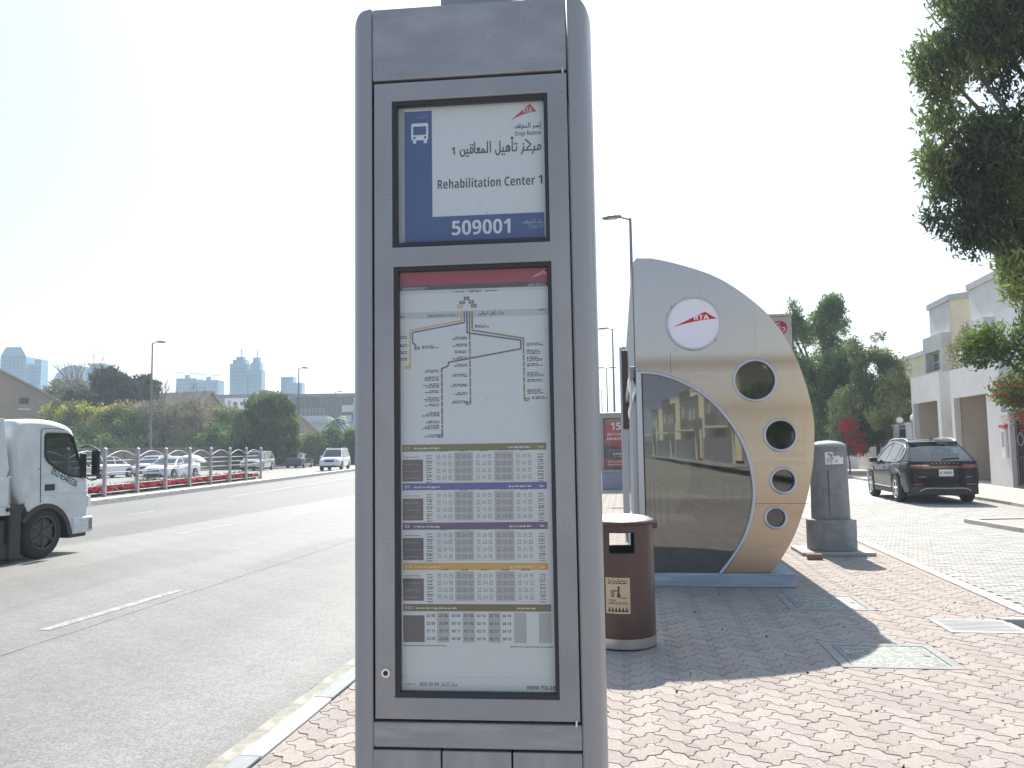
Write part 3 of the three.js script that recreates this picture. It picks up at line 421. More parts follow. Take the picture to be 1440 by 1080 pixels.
    fit(g, '800 90 90', X4(136), Y4(990), 27, { bold: true, color: '#6a6c72', width: X4(216) - X4(136) }); scrib(g, X4(78), Y4(986), 50, 8, '#9a9da2', r); arabic(g, [['mI', 'r', 'k', 'z'], ['A', 'L', 'a', 't', 's', 'a', 'l']], X4(290), Y4(987), 24, '#7b7d83', X4(290) - X4(222)); fit(g, 'www.rta.ae', X4(684), Y4(998), 32, { bold: true, color: '#3f4148', align: 'right', width: X4(684) - X4(568) });
    for (let i = 0; i < 300; i++) { g.fillStyle = `rgba(85,86,90,${0.015 + r() * 0.04})`; g.beginPath(); g.ellipse(r() * W, r() * H, 2 + r() * 20, 1 + r() * 7, r() * 3, 0, 7); g.fill(); }
  }), 'timetable_poster');
  const lk = part(t, 'lock', cyl(0.0095, 0.009, 0.004, 0, 0, 0, 24).rotateX(Math.PI / 2).translate(-0.1905, 1.162, -0.001), M.chrome);
  part(lk, 'keyhole', cyl(0.0048, 0.0048, 0.002, 0, 0, 0, 16).rotateX(Math.PI / 2).translate(-0.1905, 1.162, 0.002), M.black);
  part(t, 'cross_strip', rbox(C - 0.205, C + 0.2045, 1.0195, 1.068, -0.03, -0.001, 0.004, 3), M.totem);
  for (const [a, b] of [[-0.2185, -0.0835], [-0.0805, 0.0545], [0.0575, 0.1915]]) part(t, 'lower_panel', rbox(a, b, 0.14, 1.0145, -0.03, -0.003, 0.0025), M.totem);
  part(t, 'base', rbox(C - 0.26, C + 0.26, 0, 0.12, -0.26, 0.02, 0.006), M.galv);
  part(t, 'hinge_pin', [cyl(0.0022, 0.0022, 0.012, 0.181, 2.357, 0.001, 10), cyl(0.0022, 0.0022, 0.012, 0.181, 1.066, 0.001, 10)], M.chrome);
}
// ---------- air conditioned bus shelter ----------
const shelterPos = [1.5, 0, -9.25], shelterTurn = 7.5;
{
  const t = thing('bus_shelter', 'curved stainless steel bus shelter with four portholes and a tinted end window', 'bus shelter', shelterPos, shelterTurn);
  const LEN = 7.8;
  const stainReflectTex = canvasTex(1024, 1024, (g, w) => {                          // 4 m square; brushing, rust-brown runs and painted bronze reflections
    g.fillStyle = '#d3d2ce'; g.fillRect(0, 0, w, w); const r = rng(17);
    for (let i = 0; i < 5000; i++) { const t2 = 170 + r() * 50; g.fillStyle = `rgba(${t2},${t2 - 2},${t2 - 6},.10)`; g.fillRect(r() * w, r() * w, 40 + r() * 240, 1); }
    for (let i = 0; i < 150; i++) { g.fillStyle = `rgba(120,92,60,${0.02 + r() * 0.05})`; const x = r() * w, y = r() * w; g.fillRect(x, y, 1 + r() * 5, 40 + r() * 160); }
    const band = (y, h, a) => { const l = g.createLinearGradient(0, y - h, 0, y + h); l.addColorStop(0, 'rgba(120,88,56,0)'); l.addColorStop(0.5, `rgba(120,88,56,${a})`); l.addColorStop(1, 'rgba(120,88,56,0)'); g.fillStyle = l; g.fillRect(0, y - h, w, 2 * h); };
    const tr = g.createLinearGradient(0, w - 2.7 * w / 4, 0, w); for (const [a, c] of [[0, 'rgba(150,112,70,0)'], [0.12, 'rgba(150,112,70,.16)'], [0.36, 'rgba(146,106,68,.22)'], [0.48, 'rgba(160,120,80,.17)'], [0.66, 'rgba(150,102,66,.34)'], [0.88, 'rgba(150,102,66,.33)'], [1, 'rgba(130,88,56,.42)']]) tr.addColorStop(a, c); g.fillStyle = tr; g.fillRect(0, w - 2.7 * w / 4, w, w); band(w - 2.52 * w / 4, 30, 0.34); band(w - 1.98 * w / 4, 44, 0.16);  // bronze gradient and bands: blurred reflections of paving and houses painted in
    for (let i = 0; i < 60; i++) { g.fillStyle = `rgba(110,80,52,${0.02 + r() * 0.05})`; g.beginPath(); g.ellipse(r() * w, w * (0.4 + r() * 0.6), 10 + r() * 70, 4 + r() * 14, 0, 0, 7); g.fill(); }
  });
  stainReflectTex.wrapS = stainReflectTex.wrapT = THREE.RepeatWrapping; stainReflectTex.repeat.set(0.25, 0.25); stainReflectTex.offset.set(0.1, 0);
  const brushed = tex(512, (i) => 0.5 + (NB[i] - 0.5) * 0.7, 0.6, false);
  const steel = phy([0.83, 0.83, 0.805], 0.26, { metalness: 0.97, map: stainReflectTex, bumpMap: brushed, bumpScale: 0.00025 });
  const steelOut = phy([0.6, 0.6, 0.58], 0.4, { metalness: 0.85 });
  const O = [[0.14, 3.775], [0.42, 3.7], [0.82, 3.55], [1.13, 3.35], [1.44, 3.06], [1.66, 2.72], [1.8, 2.34], [1.88, 1.96], [1.89, 1.68], [1.85, 1.3], [1.76, 0.92], [1.62, 0.56], [1.47, 0.31], [1.35, 0.16]];
  const I = [[0.0, 2.45], [0.22, 2.42], [0.46, 2.33], [0.7, 2.18], [0.89, 1.99], [1.07, 1.72], [1.18, 1.42], [1.22, 1.08], [1.18, 0.8], [1.09, 0.55], [0.96, 0.34], [0.82, 0.16]];
  const smooth = (P, n) => new THREE.SplineCurve(P.map((p) => new THREE.Vector2(...p))).getSpacedPoints(n).map((p) => [p.x, p.y]);
  const out = smooth(O, 60), inn = smooth(I, 48), LX = -0.066;
  const holes = [[1.265, 2.315, 0.225], [1.52, 1.69, 0.168], [1.53, 1.18, 0.13], [1.432, 0.77, 0.108]];
  const panelShape = shp([...out, ...inn.slice().reverse(), [LX, 2.45], [LX, 3.73], [LX + 0.045, 3.785]], holes.map(([x, y, r]) => circ(x, y, r)));
  const pg = ext(panelShape, 0.07, 0.005, 40).translate(0, 0, -0.07);
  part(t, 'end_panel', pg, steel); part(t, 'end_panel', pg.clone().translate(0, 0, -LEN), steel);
  part(t, 'panel_seam', [box2(1.19, 1.79, 0.925, 0.929, -0.001, 0.001), box2(0.33, 0.334, 2.4, 2.66, -0.001, 0.001)], M.dark);
  part(t, 'plinth', [rbox(-0.16, 1.63, 0, 0.155, -LEN - 0.3, 0, 0.012, 2)], std([1, 1, 1], 0.8, { map: wear([0.3, 0.35, 0.4], [0.46, 0.52, 0.57], 1.4), bumpMap: grain, bumpScale: 0.002 }));
  // curved roof and back
  const off = out.map((p, i) => { const a = out[Math.max(0, i - 1)], b = out[Math.min(60, i + 1)], tx = b[0] - a[0], ty = b[1] - a[1], l = Math.hypot(tx, ty); return [p[0] + ty / l * 0.06, p[1] - tx / l * 0.06]; });
  const shellPts = [[LX + 0.05, 3.76], ...out.map((p, i) => [lerp(p[0], off[i][0], 0.1), lerp(p[1], off[i][1], 0.1)]), ...off.slice().reverse(), [LX + 0.05, 3.7]];
  part(t, 'roof_shell', ext(shp(shellPts), LEN - 0.07).translate(0, 0, -LEN), steelOut);
  // end window: pane, rim, door post
  const rimPts = inn.map(([x, y]) => V3(x - 0.012, y - 0.008, 0.004));
  part(t, 'window_rim', tube(rimPts, 0.02, 60, 8), M.alu);
  part(t, 'corner_post', rbox(LX, -0.006, 0.155, 2.45, -0.08, 0.012, 0.006), M.alu);
  part(t, 'post_gasket', box2(-0.006, 0.008, 0.16, 2.44, -0.03, 0.002), M.black);
  const paneShape = shp([[0, 0.16], ...inn.slice().reverse()]);
  const pane = new THREE.ShapeGeometry(paneShape, 20).translate(0, 0, -0.012);
  part(t, 'window_pane', pane, M.tint); part(t, 'window_pane', pane.clone().translate(0, 0, -LEN), M.tint);
  holes.forEach(([x, y, r]) => part(t, 'far_porthole', new THREE.CircleGeometry(r, 32).translate(x, y, -LEN - 0.03), M.port));
  part(t, 'far_window_rim', tube(rimPts.map((p) => V3(p.x, p.y, -LEN - 0.08)), 0.025, 60, 6), M.alu);
  const darkGlass = phy([0.05, 0.055, 0.055], 0.02, { transmission: 0.5, thickness: 0, ior: 2.0 });
  holes.forEach(([x, y, r]) => {
    const p = part(t, 'porthole', new THREE.CircleGeometry(r, 40).translate(x, y, -0.03), M.port);
    part(p, 'porthole_rim', [new THREE.TorusGeometry(r + 0.006, 0.017, 10, 48).translate(x, y, 0.002), new THREE.TorusGeometry(r + 0.006, 0.017, 8, 40).translate(x, y, -LEN - 0.07)], M.alu);
  });
  // round badge
  const badge = canvasTex(512, 512, (g, w) => { g.fillStyle = '#e9e7ec'; g.fillRect(0, 0, w, w); rta(g, w * 0.1, w * 0.275, w * 0.85, w * 0.285, '#c01f2c', '#f2eef0'); });
  const b = part(t, 'badge', new THREE.CircleGeometry(0.292, 48).translate(0.605, 2.985, 0.02), std([1, 1, 1], 0.45, { map: badge }));
  part(b, 'badge_rim', [new THREE.TorusGeometry(0.298, 0.013, 10, 60).translate(0.605, 2.985, 0.018), cyl(0.3, 0.3, 0.018, 0, 0, 0, 48).rotateX(Math.PI / 2).translate(0.605, 2.985, 0)], M.alu);
  part(b, 'badge_screw', [[-0.24, 0.2], [0.24, -0.2]].map(([x, y]) => new THREE.SphereGeometry(0.008, 8, 6).translate(0.605 + x, 2.985 + y, 0.022)), M.dark);
  // road side: sliding doors, posts, header with ragged sun blind
  const posts = []; for (let k = 1; k <= 6; k++) posts.push(rbox(LX - 0.01, LX + 0.07, 0.155, 2.45, -k * 1.29 - 0.035, -k * 1.29 + 0.035, 0.006, 1));
  posts.push(rbox(LX - 0.06, LX + 0.0, 0.155, 2.45, -1.12, -1.02, 0.006, 1), rbox(LX - 0.06, LX + 0.0, 0.155, 2.45, -0.42, -0.36, 0.006, 1));
  part(t, 'door_post', posts, M.alu);
  part(t, 'door_header', rbox(LX - 0.012, LX + 0.3, 2.45, 3.72, -LEN - 0.05, -0.075, 0.008, 1), std([0.2, 0.21, 0.225], 0.55));
  part(t, 'door_track', rbox(LX - 0.07, LX - 0.014, 2.38, 2.52, -LEN, -0.1, 0.006, 1), M.galv);
  for (let k = 0; k < 6; k++) part(t, 'door_pane', new THREE.PlaneGeometry(1.2, 2.2).rotateY(Math.PI / 2).translate(LX - 0.004, 1.28, -0.68 - k * 1.29), M.tint);
  part(t, 'door_rail', [rbox(LX - 0.02, LX + 0.03, 0.155, 0.22, -LEN, -0.1, 0.006, 1)], M.alu);
  part(t, 'torn_blind', gridGeo(6, 14, (u, v) => [LX - 0.02 - 0.05 * u - 0.02 * Math.sin(v * 9), 2.47 - v * (0.42 - 0.12 * Math.sin(u * 5)), -0.16 - u * 0.9]), std([0.78, 0.77, 0.74], 0.8, { side: THREE.DoubleSide }), 'torn white sun blind');
  part(t, 'ad_case', rbox(LX - 0.13, LX - 0.02, 1.9, 3.35, -5.9, -5.5, 0.01, 1), std([0.09, 0.055, 0.05], 0.5));
  part(t, 'end_fin', rbox(LX - 0.16, LX - 0.02, 0.155, 3.7, -LEN - 0.12, -LEN + 0.02, 0.01, 1), M.alu);
  // inside
  const inside = std([0.13, 0.135, 0.13], 0.7), floor = std([0.2, 0.19, 0.18], 0.6);
  part(t, 'floor', box2(-0.02, 1.3, 0.156, 0.166, -LEN, -0.09), floor);
  const lin = out.filter((p, i) => i > 1).map(([x, y]) => [x - 0.09 * (x > 0.4 ? 1 : 0.3), y - (y > 3 ? 0.09 : 0)]);
  part(t, 'lining', gridGeo(lin.length - 1, 1, (u, v) => { const p = lin[Math.round(u * (lin.length - 1))]; return [p[0], p[1], -0.12 - v * (LEN - 0.3)]; }), inside);
  const seat = [], legs = []; for (let k = 0; k < 6; k++) { const z = -1.2 - k * 1.05; seat.push(rbox(0.95, 1.38, 0.58, 0.63, z - 0.44, z + 0.44, 0.02), rbox(1.34, 1.4, 0.66, 1.0, z - 0.42, z + 0.42, 0.02)); legs.push(bar(V3(1.15, 0.16, z), V3(1.15, 0.58, z), 0.03)); }
  part(t, 'bench_seat', seat, M.alu); part(t, 'bench_leg', legs, M.galv);
  part(t, 'grab_rail', [bar(V3(0.3, 1.05, -0.9), V3(0.3, 1.05, -6.8), 0.02), ...[-0.9, -2.9, -4.9, -6.8].map((z) => bar(V3(0.3, 0.16, z), V3(0.3, 1.05, z), 0.02))], M.chrome);
}
{ // cooling unit on the shelter roof
  const c = Math.cos(shelterTurn * D2R), s = Math.sin(shelterTurn * D2R), L = (x, z) => [shelterPos[0] + x * c - z * s, shelterPos[2] + x * s + z * c];
  const [x, z] = L(1.5, -0.75);
  const t = thing('air_conditioning_unit', 'beige air conditioning unit with a round red emblem on the shelter roof', 'air conditioner', [x, 2.62, z], shelterTurn);
  const body = std([1, 1, 1], 0.6, { map: wear([0.4, 0.37, 0.33], [0.52, 0.49, 0.44], 0.9) });
  part(t, 'casing', rbox(-0.42, 0.31, 0, 0.5, -0.35, 0.2, 0.015, 2), body);
  part(t, 'lid', rbox(-0.43, 0.32, 0.5, 0.53, -0.36, 0.21, 0.008, 2), body);
  part(t, 'fan_ring', [0.06, 0.1, 0.14, 0.18].map((r) => new THREE.TorusGeometry(r, 0.005, 6, 28).translate(-0.14, 0.24, 0.203)), M.dark);
  const mark = canvasTex(256, 256, (g, w) => { g.fillStyle = '#a8324a'; g.fillRect(0, 0, w, w); g.strokeStyle = '#e6d3d6'; g.lineWidth = 15; g.beginPath(); g.arc(w / 2, w / 2, w * 0.35, 0.0, Math.PI * 1.5); g.stroke(); g.beginPath(); g.moveTo(w * 0.85, w / 2); g.lineTo(w * 0.62, w / 2); g.moveTo(w * 0.48, w * 0.32); g.lineTo(w * 0.48, w * 0.66); g.lineTo(w * 0.62, w * 0.66); g.stroke(); g.fillStyle = '#e6d3d6'; g.beginPath(); g.arc(w * 0.34, w * 0.38, 13, 0, 7); g.fill(); });
  part(t, 'emblem', new THREE.CircleGeometry(0.085, 32).translate(0.17, 0.36, 0.206), std([1, 1, 1], 0.5, { map: mark }));
  part(t, 'bracket', [bar(V3(-0.35, -0.02, 0.15), V3(0.28, -0.02, 0.15), 0.025), bar(V3(-0.35, -0.02, -0.3), V3(0.28, -0.02, -0.3), 0.025), bar(V3(0.25, -0.02, 0.15), V3(0.3, -0.55, 0.15), 0.02), bar(V3(0.25, -0.02, -0.3), V3(0.3, -0.55, -0.3), 0.02)], M.galv);
}
// ---------- litter bin ----------
{
  const t = thing('litter_bin', 'brown cylindrical litter bin with a cream sticker and see-through slots', 'bin', [0.875, 0, -6.66]);
  const R = 0.26, wall = (a0, a1, y0, y1, rad = R, n = 24) => gridGeo(n, 1, (u, v) => { const a = lerp(a0, a1, u); return [Math.sin(a) * rad, lerp(y0, y1, v), Math.cos(a) * rad]; }, (u, v) => [lerp(a0, a1, u) * rad, lerp(y0, y1, v)]);
  const brown = phy([0.075, 0.032, 0.024], 0.42, { clearcoat: 0.3, clearcoatRoughness: 0.3, bumpMap: soft, bumpScale: 0.0006 }), W = Math.PI * 2;
  const f0 = -0.52, f1 = 0.27, b0 = Math.PI - 0.45, b1 = Math.PI + 0.5, ya = 0.752, yb = 0.918;
  const skin = (rad) => [wall(0, W, 0.085, ya, rad, 64), wall(0, W, yb, 0.985, rad, 64), wall(f1, b0, ya, yb, rad), wall(b1, W + f0, ya, yb, rad)];
  part(t, 'body', skin(R), brown); part(t, 'liner', skin(R - 0.012), M.dark);
  const lip = (a0, a1) => [wall(a0, a1, yb - 0.006, yb + 0.002, R + 0.004), wall(a0, a1, ya - 0.004, ya + 0.006, R + 0.004)];
  part(t, 'slot_trim', [...lip(f0, f1), ...lip(b0, b1)], M.black);
  part(t, 'inner_bucket', [cyl(0.23, 0.235, 0.58, 0, 0.1, 0, 32), cyl(0.2, 0.2, 0.01, 0, 0.68, 0, 24)], M.galv);
  part(t, 'lid', [new THREE.LatheGeometry([[0, 0.045], [0.12, 0.04], [0.2, 0.028], [0.268, 0.007], [0.268, -0.012]].map((p) => new THREE.Vector2(...p)), 56).translate(0, 0.995, 0)], phy([0.62, 0.6, 0.57], 0.3, { metalness: 0.7 }));
  part(t, 'lid_rim', new THREE.LatheGeometry([[0.266, 0.009], [0.282, 0.003], [0.287, -0.006], [0.286, -0.022], [0.27, -0.027], [0.255, -0.016]].map((p) => new THREE.Vector2(...p)), 56).translate(0, 0.995, 0), brown);
  part(t, 'lid_catch', rbox(0.238, 0.288, 0.925, 0.985, -0.02, 0.06, 0.008), brown);
  part(t, 'base_ring', [cyl(R + 0.003, R + 0.003, 0.075, 0, 0.014, 0, 48)], phy([0.5, 0.48, 0.46], 0.35, { metalness: 0.9 }));
  part(t, 'foot', [0, 1, 2, 3].map((k) => cyl(0.014, 0.014, 0.02, Math.cos(k * 1.57 + 0.9) * 0.22, 0, Math.sin(k * 1.57 + 0.9) * 0.22, 10)), M.galv);
  const st = canvasTex(256, 384, (g, w, h) => {
    g.fillStyle = '#cbb08c'; g.fillRect(0, 0, w, h); const r = rng(3), k = '#2b2725'; arabic(g, [['mM', 's', 'w', 'l', 'y', 't', 'n', 'a']], w * 0.9, h * 0.1, 34, k, w * 0.8); scrib(g, w * 0.1, h * 0.17, w * 0.8, 14, k, r);
    g.fillStyle = k; g.beginPath(); g.arc(w * 0.55, h * 0.27, 12, 0, 7); g.fill(); g.lineWidth = 17; g.lineCap = 'round'; g.strokeStyle = k; g.stroke(new Path2D('M140 122 L138 162 L128 205 M138 162 L152 205')); g.lineWidth = 9; g.stroke(new Path2D('M138 128 L112 145 L94 132')); g.lineWidth = 6; g.strokeRect(58, 140, 34, 62); g.stroke(new Path2D('M70 140 L74 200 M82 140 L80 200')); g.lineWidth = 8; g.stroke(new Path2D('M165 220 Q190 205 215 222'));
    fit(g, 'THINK', w * 0.12, h * 0.655, 26, { bold: true, color: k }); scrib(g, w * 0.1, h * 0.7, w * 0.78, 8, k, r); scrib(g, w * 0.1, h * 0.74, w * 0.8, 8, k, r);
    g.fillStyle = '#3a3a3c'; for (let i = 0; i < 6; i++) { g.beginPath(); g.moveTo(20 + i * 36, h * 0.95); g.lineTo(38 + i * 36, h * 0.8); g.lineTo(56 + i * 36, h * 0.95); g.fill(); }
  });
  part(t, 'sticker', gridGeo(10, 1, (u, v) => { const a = lerp(-0.66, 0.09, u); return [Math.sin(a) * (R + 0.0015), lerp(0.288, 0.565, v), Math.cos(a) * (R + 0.0015)]; }, (u, v) => [u, v]), std([1, 1, 1], 0.6, { map: st }));
}
// ---------- feeder pillar, loose brick ----------
{
  const t = thing('feeder_pillar', 'grey domed electrical pillar on a stepped base with a torn white notice', 'utility pillar', [4.62, 0, -11.85], 8);
  const rr = (w, d, r) => { const s = new THREE.Shape(); s.moveTo(-w + r, -d); s.lineTo(w - r, -d); s.absarc(w - r, -d + r, r, -Math.PI / 2, 0); s.lineTo(w, d - r); s.absarc(w - r, d - r, r, 0, Math.PI / 2); s.lineTo(-w + r, d); s.absarc(-w + r, d - r, r, Math.PI / 2, Math.PI); s.lineTo(-w, -d + r); s.absarc(-w + r, -d + r, r, Math.PI, Math.PI * 1.5); return s; };
  const up = (s, h, b, y) => ext(s, h, b, 10).rotateX(-Math.PI / 2).translate(0, y, 0);
  const grey = std([1, 1, 1], 0.65, { map: wear([0.2, 0.205, 0.21], [0.28, 0.285, 0.285], 0.8), bumpMap: soft, bumpScale: 0.001 }), base = std([1, 1, 1], 0.8, { map: wear([0.2, 0.21, 0.215], [0.3, 0.31, 0.31], 0.9) });
  part(t, 'footing_slab', rbox(-0.5, 0.5, 0, 0.05, -0.42, 0.4, 0.01, 1), M.concrete);
  part(t, 'base', up(rr(0.335, 0.3, 0.25), 0.44, 0.015, 0.05), base);
  const body = up(rr(0.265, 0.22, 0.2), 1.06, 0.01, 0.48), p = body.attributes.position; for (let i = 0; i < p.count; i++) { const k = 1 - 0.1 * clamp((p.getY(i) - 0.48) / 1.06, 0, 1); p.setX(i, p.getX(i) * (0.5 + k / 2)); p.setZ(i, p.getZ(i) * k); }
  part(t, 'cabinet', body, grey);
  part(t, 'cap', new THREE.SphereGeometry(1, 28, 10, 0, Math.PI * 2, 0, Math.PI / 2).scale(0.262, 0.09, 0.215).translate(0, 1.535, 0), std([0.3, 0.3, 0.29], 0.7));
  part(t, 'door_line', [box2(-0.06, -0.056, 0.55, 1.2, 0.2, 0.2215)], M.dark);
  const no = canvasTex(256, 192, (g, w, h) => { g.fillStyle = '#8f9092'; g.fillRect(0, 0, w, h); const r = rng(12); g.fillStyle = '#e4e3df'; g.beginPath(); g.moveTo(6, 10); g.lineTo(110, 4); g.lineTo(116, 60); g.lineTo(160, 70); g.lineTo(180, 50); g.lineTo(210, 84); g.lineTo(250, 80); g.lineTo(246, 180); g.lineTo(8, 186); g.fill(); g.fillStyle = '#8f9092'; for (let i = 0; i < 16; i++) g.fillRect(10 + r() * 230, 20 + r() * 150, 8 + r() * 26, 6 + r() * 20); g.fillStyle = '#5b5c60'; for (let i = 0; i < 9; i++) g.fillRect(20 + r() * 70, 20 + i * 18, 20 + r() * 50, 6); });
  const ng = new THREE.PlaneGeometry(0.27, 0.19, 16, 1).translate(0.04, 1.37, 0), np = ng.attributes.position; for (let i = 0; i < np.count; i++) { const x = Math.abs(np.getX(i)), k = 1 - 0.1 * (np.getY(i) - 0.48) / 1.06, c = 0.065 * (0.5 + k / 2) ; np.setZ(i, (x < c ? 0.22 : 0.02 + Math.sqrt(Math.max(0, 0.04 - (x - c) ** 2))) * k + 0.004); } ng.computeVertexNormals();
  part(t, 'torn_notice', ng, std([1, 1, 1], 0.7, { map: no }));
  const bk = thing('brick', 'loose red brick lying on the paving in front of the grey pillar', 'brick', [4.12, 0, -11.2], 14);
  part(bk, 'brick', rbox(-0.1, 0.1, 0, 0.075, -0.05, 0.05, 0.008, 2), std([1, 1, 1], 0.9, { map: wear([0.24, 0.14, 0.1], [0.36, 0.23, 0.17], 0.2), bumpMap: grain, bumpScale: 0.002 }));
}
// ---------- advertising lightbox ----------
{
  const t = thing('advertising_panel', 'grey framed street poster panel advertising 15% returns in red and black', 'advertising panel', [3.98, 0, -29.8], 6);
  const fr = std([0.3, 0.31, 0.33], 0.5, { metalness: 0.3 });
  const poster = canvasTex(512, 768, (g, w, h) => {
    g.fillStyle = '#26262a'; g.fillRect(0, 0, w, h); g.fillStyle = '#b02a38'; g.beginPath(); g.moveTo(30, 30); g.lineTo(w - 30, 30); g.lineTo(w - 30, h * 0.5); g.lineTo(w / 2, h * 0.58); g.lineTo(30, h * 0.5); g.fill(); g.fillRect(0, h * 0.79, w, h * 0.14);
    g.strokeStyle = '#e2c9cb'; g.lineWidth = 4; g.beginPath(); g.moveTo(60, h * 0.05); g.lineTo(w - 60, h * 0.05); g.stroke();
    fit(g, '15%', w / 2, h * 0.235, 150, { bold: true, color: '#f2e9ea', align: 'center', width: w * 0.56 }); fit(g, 'RETURNS ON', w / 2, h * 0.345, 50, { bold: true, color: '#f0dfe1', align: 'center', width: w * 0.74 }); fit(g, 'INVESTMENT', w / 2, h * 0.43, 52, { bold: true, color: '#f6eef0', align: 'center', width: w * 0.78 });
    fit(g, 'COMING SOON', w / 2, h * 0.64, 34, { color: '#b9babd', align: 'center', width: w * 0.64 }); fit(g, 'DANUBE', w / 2, h * 0.715, 50, { bold: true, color: '#f0f0f2', align: 'center', width: w * 0.46 }); scrib(g, w * 0.3, h * 0.755, w * 0.4, 10, '#c9c9cc', rng(4));
    const r = rng(6); scrib(g, w * 0.14, h * 0.845, w * 0.7, 15, '#e8d8da', r); scrib(g, w * 0.14, h * 0.9, w * 0.74, 13, '#e8d8da', r);
  });
  part(t, 'foot', rbox(-0.72, 0.72, 0, 0.62, -0.16, 0.16, 0.02), std([0.25, 0.28, 0.34], 0.6));
  part(t, 'frame', ext(shp(rect(-0.74, 0.74, 0.62, 2.82), [rect(-0.63, 0.63, 0.72, 2.62)]), 0.3, 0.02).translate(0, 0, -0.15), fr);
  part(t, 'poster', new THREE.PlaneGeometry(1.3, 1.94).translate(0, 1.67, 0.11), std([1, 1, 1], 0.6, { map: poster }));
  part(t, 'backing', box2(-0.64, 0.64, 0.7, 2.64, -0.12, 0.1), M.dark);
  part(t, 'glass_pane', new THREE.PlaneGeometry(1.28, 1.92).translate(0, 1.67, 0.13), M.pane);
}
// ---------- street lamps ----------
function lamp(p, head, label, double) {
  const t = thing('street_lamp', label, 'street lamp', p, head, 'street lamps along the roads'), H = 10.5, g = std([0.2, 0.2, 0.2], 0.55, { metalness: 0.4 });
  part(t, 'base', [cyl(0.2, 0.2, 0.05, 0, 0, 0, 12), cyl(0.12, 0.11, 1.2, 0, 0.05, 0, 12)], g);
  part(t, 'pole', cyl(0.1, 0.05, H - 1.2, 0, 1.2, 0, 12), g);
  for (const s of double ? [-1, 1] : [-1]) {
    part(t, 'arm', bar(V3(0, H - 0.05, 0), V3(s * 0.42, H + 0.06, 0), 0.035, 8), g);
    const hd = new THREE.SphereGeometry(1, 16, 8).scale(0.4, 0.09, 0.15).rotateZ(-s * 0.1).translate(s * 0.72, H + 0.07, 0);
    const l = part(t, 'lamp_head', hd, g); part(l, 'lens', new THREE.SphereGeometry(1, 12, 6).scale(0.26, 0.045, 0.11).translate(s * 0.74, H + 0.01, 0), std([0.6, 0.6, 0.58], 0.3));
  }
}
lamp([4.75, 0, -31], 5, 'tall street lamp rising directly behind the steel bus shelter');
lamp([7.75, 0, -61], 4, 'second nearest of the street lamps above the poster panel');
lamp([10.9, 0, -92], 4, 'distant twin headed street lamp above the poster panel', true);
lamp([14.4, 0, -129], 4, 'farthest street lamp of the row above the poster panel');
lamp([-28.8, -0.1, -64], 182, 'street lamp standing behind the white cars across the road');
lamp([-22.9, -0.1, -86], 182, 'street lamp rising from the kerb beside the dark saloon car');
lamp([-26.9, -0.1, -122], 182, 'distant street lamp in front of the low grey mall');
// ---------- vehicles ----------
const FONT = await new FontLoader().loadAsync('fonts/droid/droid_sans_bold.typeface.json');
const paintM = (c, o = {}) => phy(c, 0.35, { clearcoat: 1, clearcoatRoughness: 0.05, ...o });
const carGlass = phy([0.42, 0.46, 0.46], 0.02, { transmission: 1, thickness: 0, ior: 1.9 }), farGlass = phy([0.12, 0.14, 0.145], 0.02, { transmission: 1, thickness: 0, ior: 1.9 }), seatM = std([0.03, 0.03, 0.032], 0.8), redLens = phy([0.17, 0.006, 0.01], 0.15, { clearcoat: 1 }), clearLens = phy([0.7, 0.72, 0.74], 0.08, { clearcoat: 1, metalness: 0.4 }), trimM = std([0.03, 0.03, 0.032], 0.6), alloy = phy([0.55, 0.56, 0.57], 0.3, { metalness: 0.85 });
function wheelParts(root, x, z, r, w, side, spokes = 5, dark) {
  const prof = [[r * 0.66, -w / 2], [r * 0.9, -w / 2], [r * 0.985, -w * 0.36], [r, -w * 0.2], [r, w * 0.2], [r * 0.985, w * 0.36], [r * 0.9, w / 2], [r * 0.66, w / 2]].map((p) => new THREE.Vector2(...p));
  const wh = part(root, 'wheel', [cyl(r * 0.6, r * 0.6, w * 0.4, 0, -w * 0.35, 0, 20).rotateX(side * Math.PI / 2).translate(x, r, z)], M.dark);
  part(wh, 'tyre', new THREE.LatheGeometry(prof, 36).rotateX(Math.PI / 2).translate(x, r, z), M.rubber);
  const g = [new THREE.TorusGeometry(r * 0.64, r * 0.045, 8, 32).translate(0, 0, w * 0.44), cyl(r * 0.16, r * 0.13, 0.03, 0, 0, 0, 14).rotateX(Math.PI / 2).translate(0, 0, w * 0.4)];
  for (let k = 0; k < spokes; k++) for (const d of dark ? [0] : [-0.13, 0.13]) g.push(rbox(-r * 0.055, r * 0.055, r * 0.08, r * 0.64, -0.015, 0.02, 0.006, 1).rotateZ(k / spokes * Math.PI * 2 + d).translate(0, 0, w * 0.38));
  if (dark) g.push(cyl(r * 0.62, r * 0.5, 0.05, 0, 0, 0, 24).rotateX(Math.PI / 2).translate(0, 0, w * 0.2));
  part(wh, 'rim', g.map((q) => (side < 0 ? q.rotateY(Math.PI) : q).translate(x, r, z)), dark ?? alloy);
}
const key = (K, x) => { for (let i = 1; i < K.length; i++) if (x <= K[i][0]) { const [a, b] = [K[i - 1], K[i]], t = clamp((x - a[0]) / (b[0] - a[0] || 1), 0, 1), s = t * t * (3 - 2 * t); return a[1] + (b[1] - a[1]) * (K[i][2] ? t : s); } return K[K.length - 1][1]; };
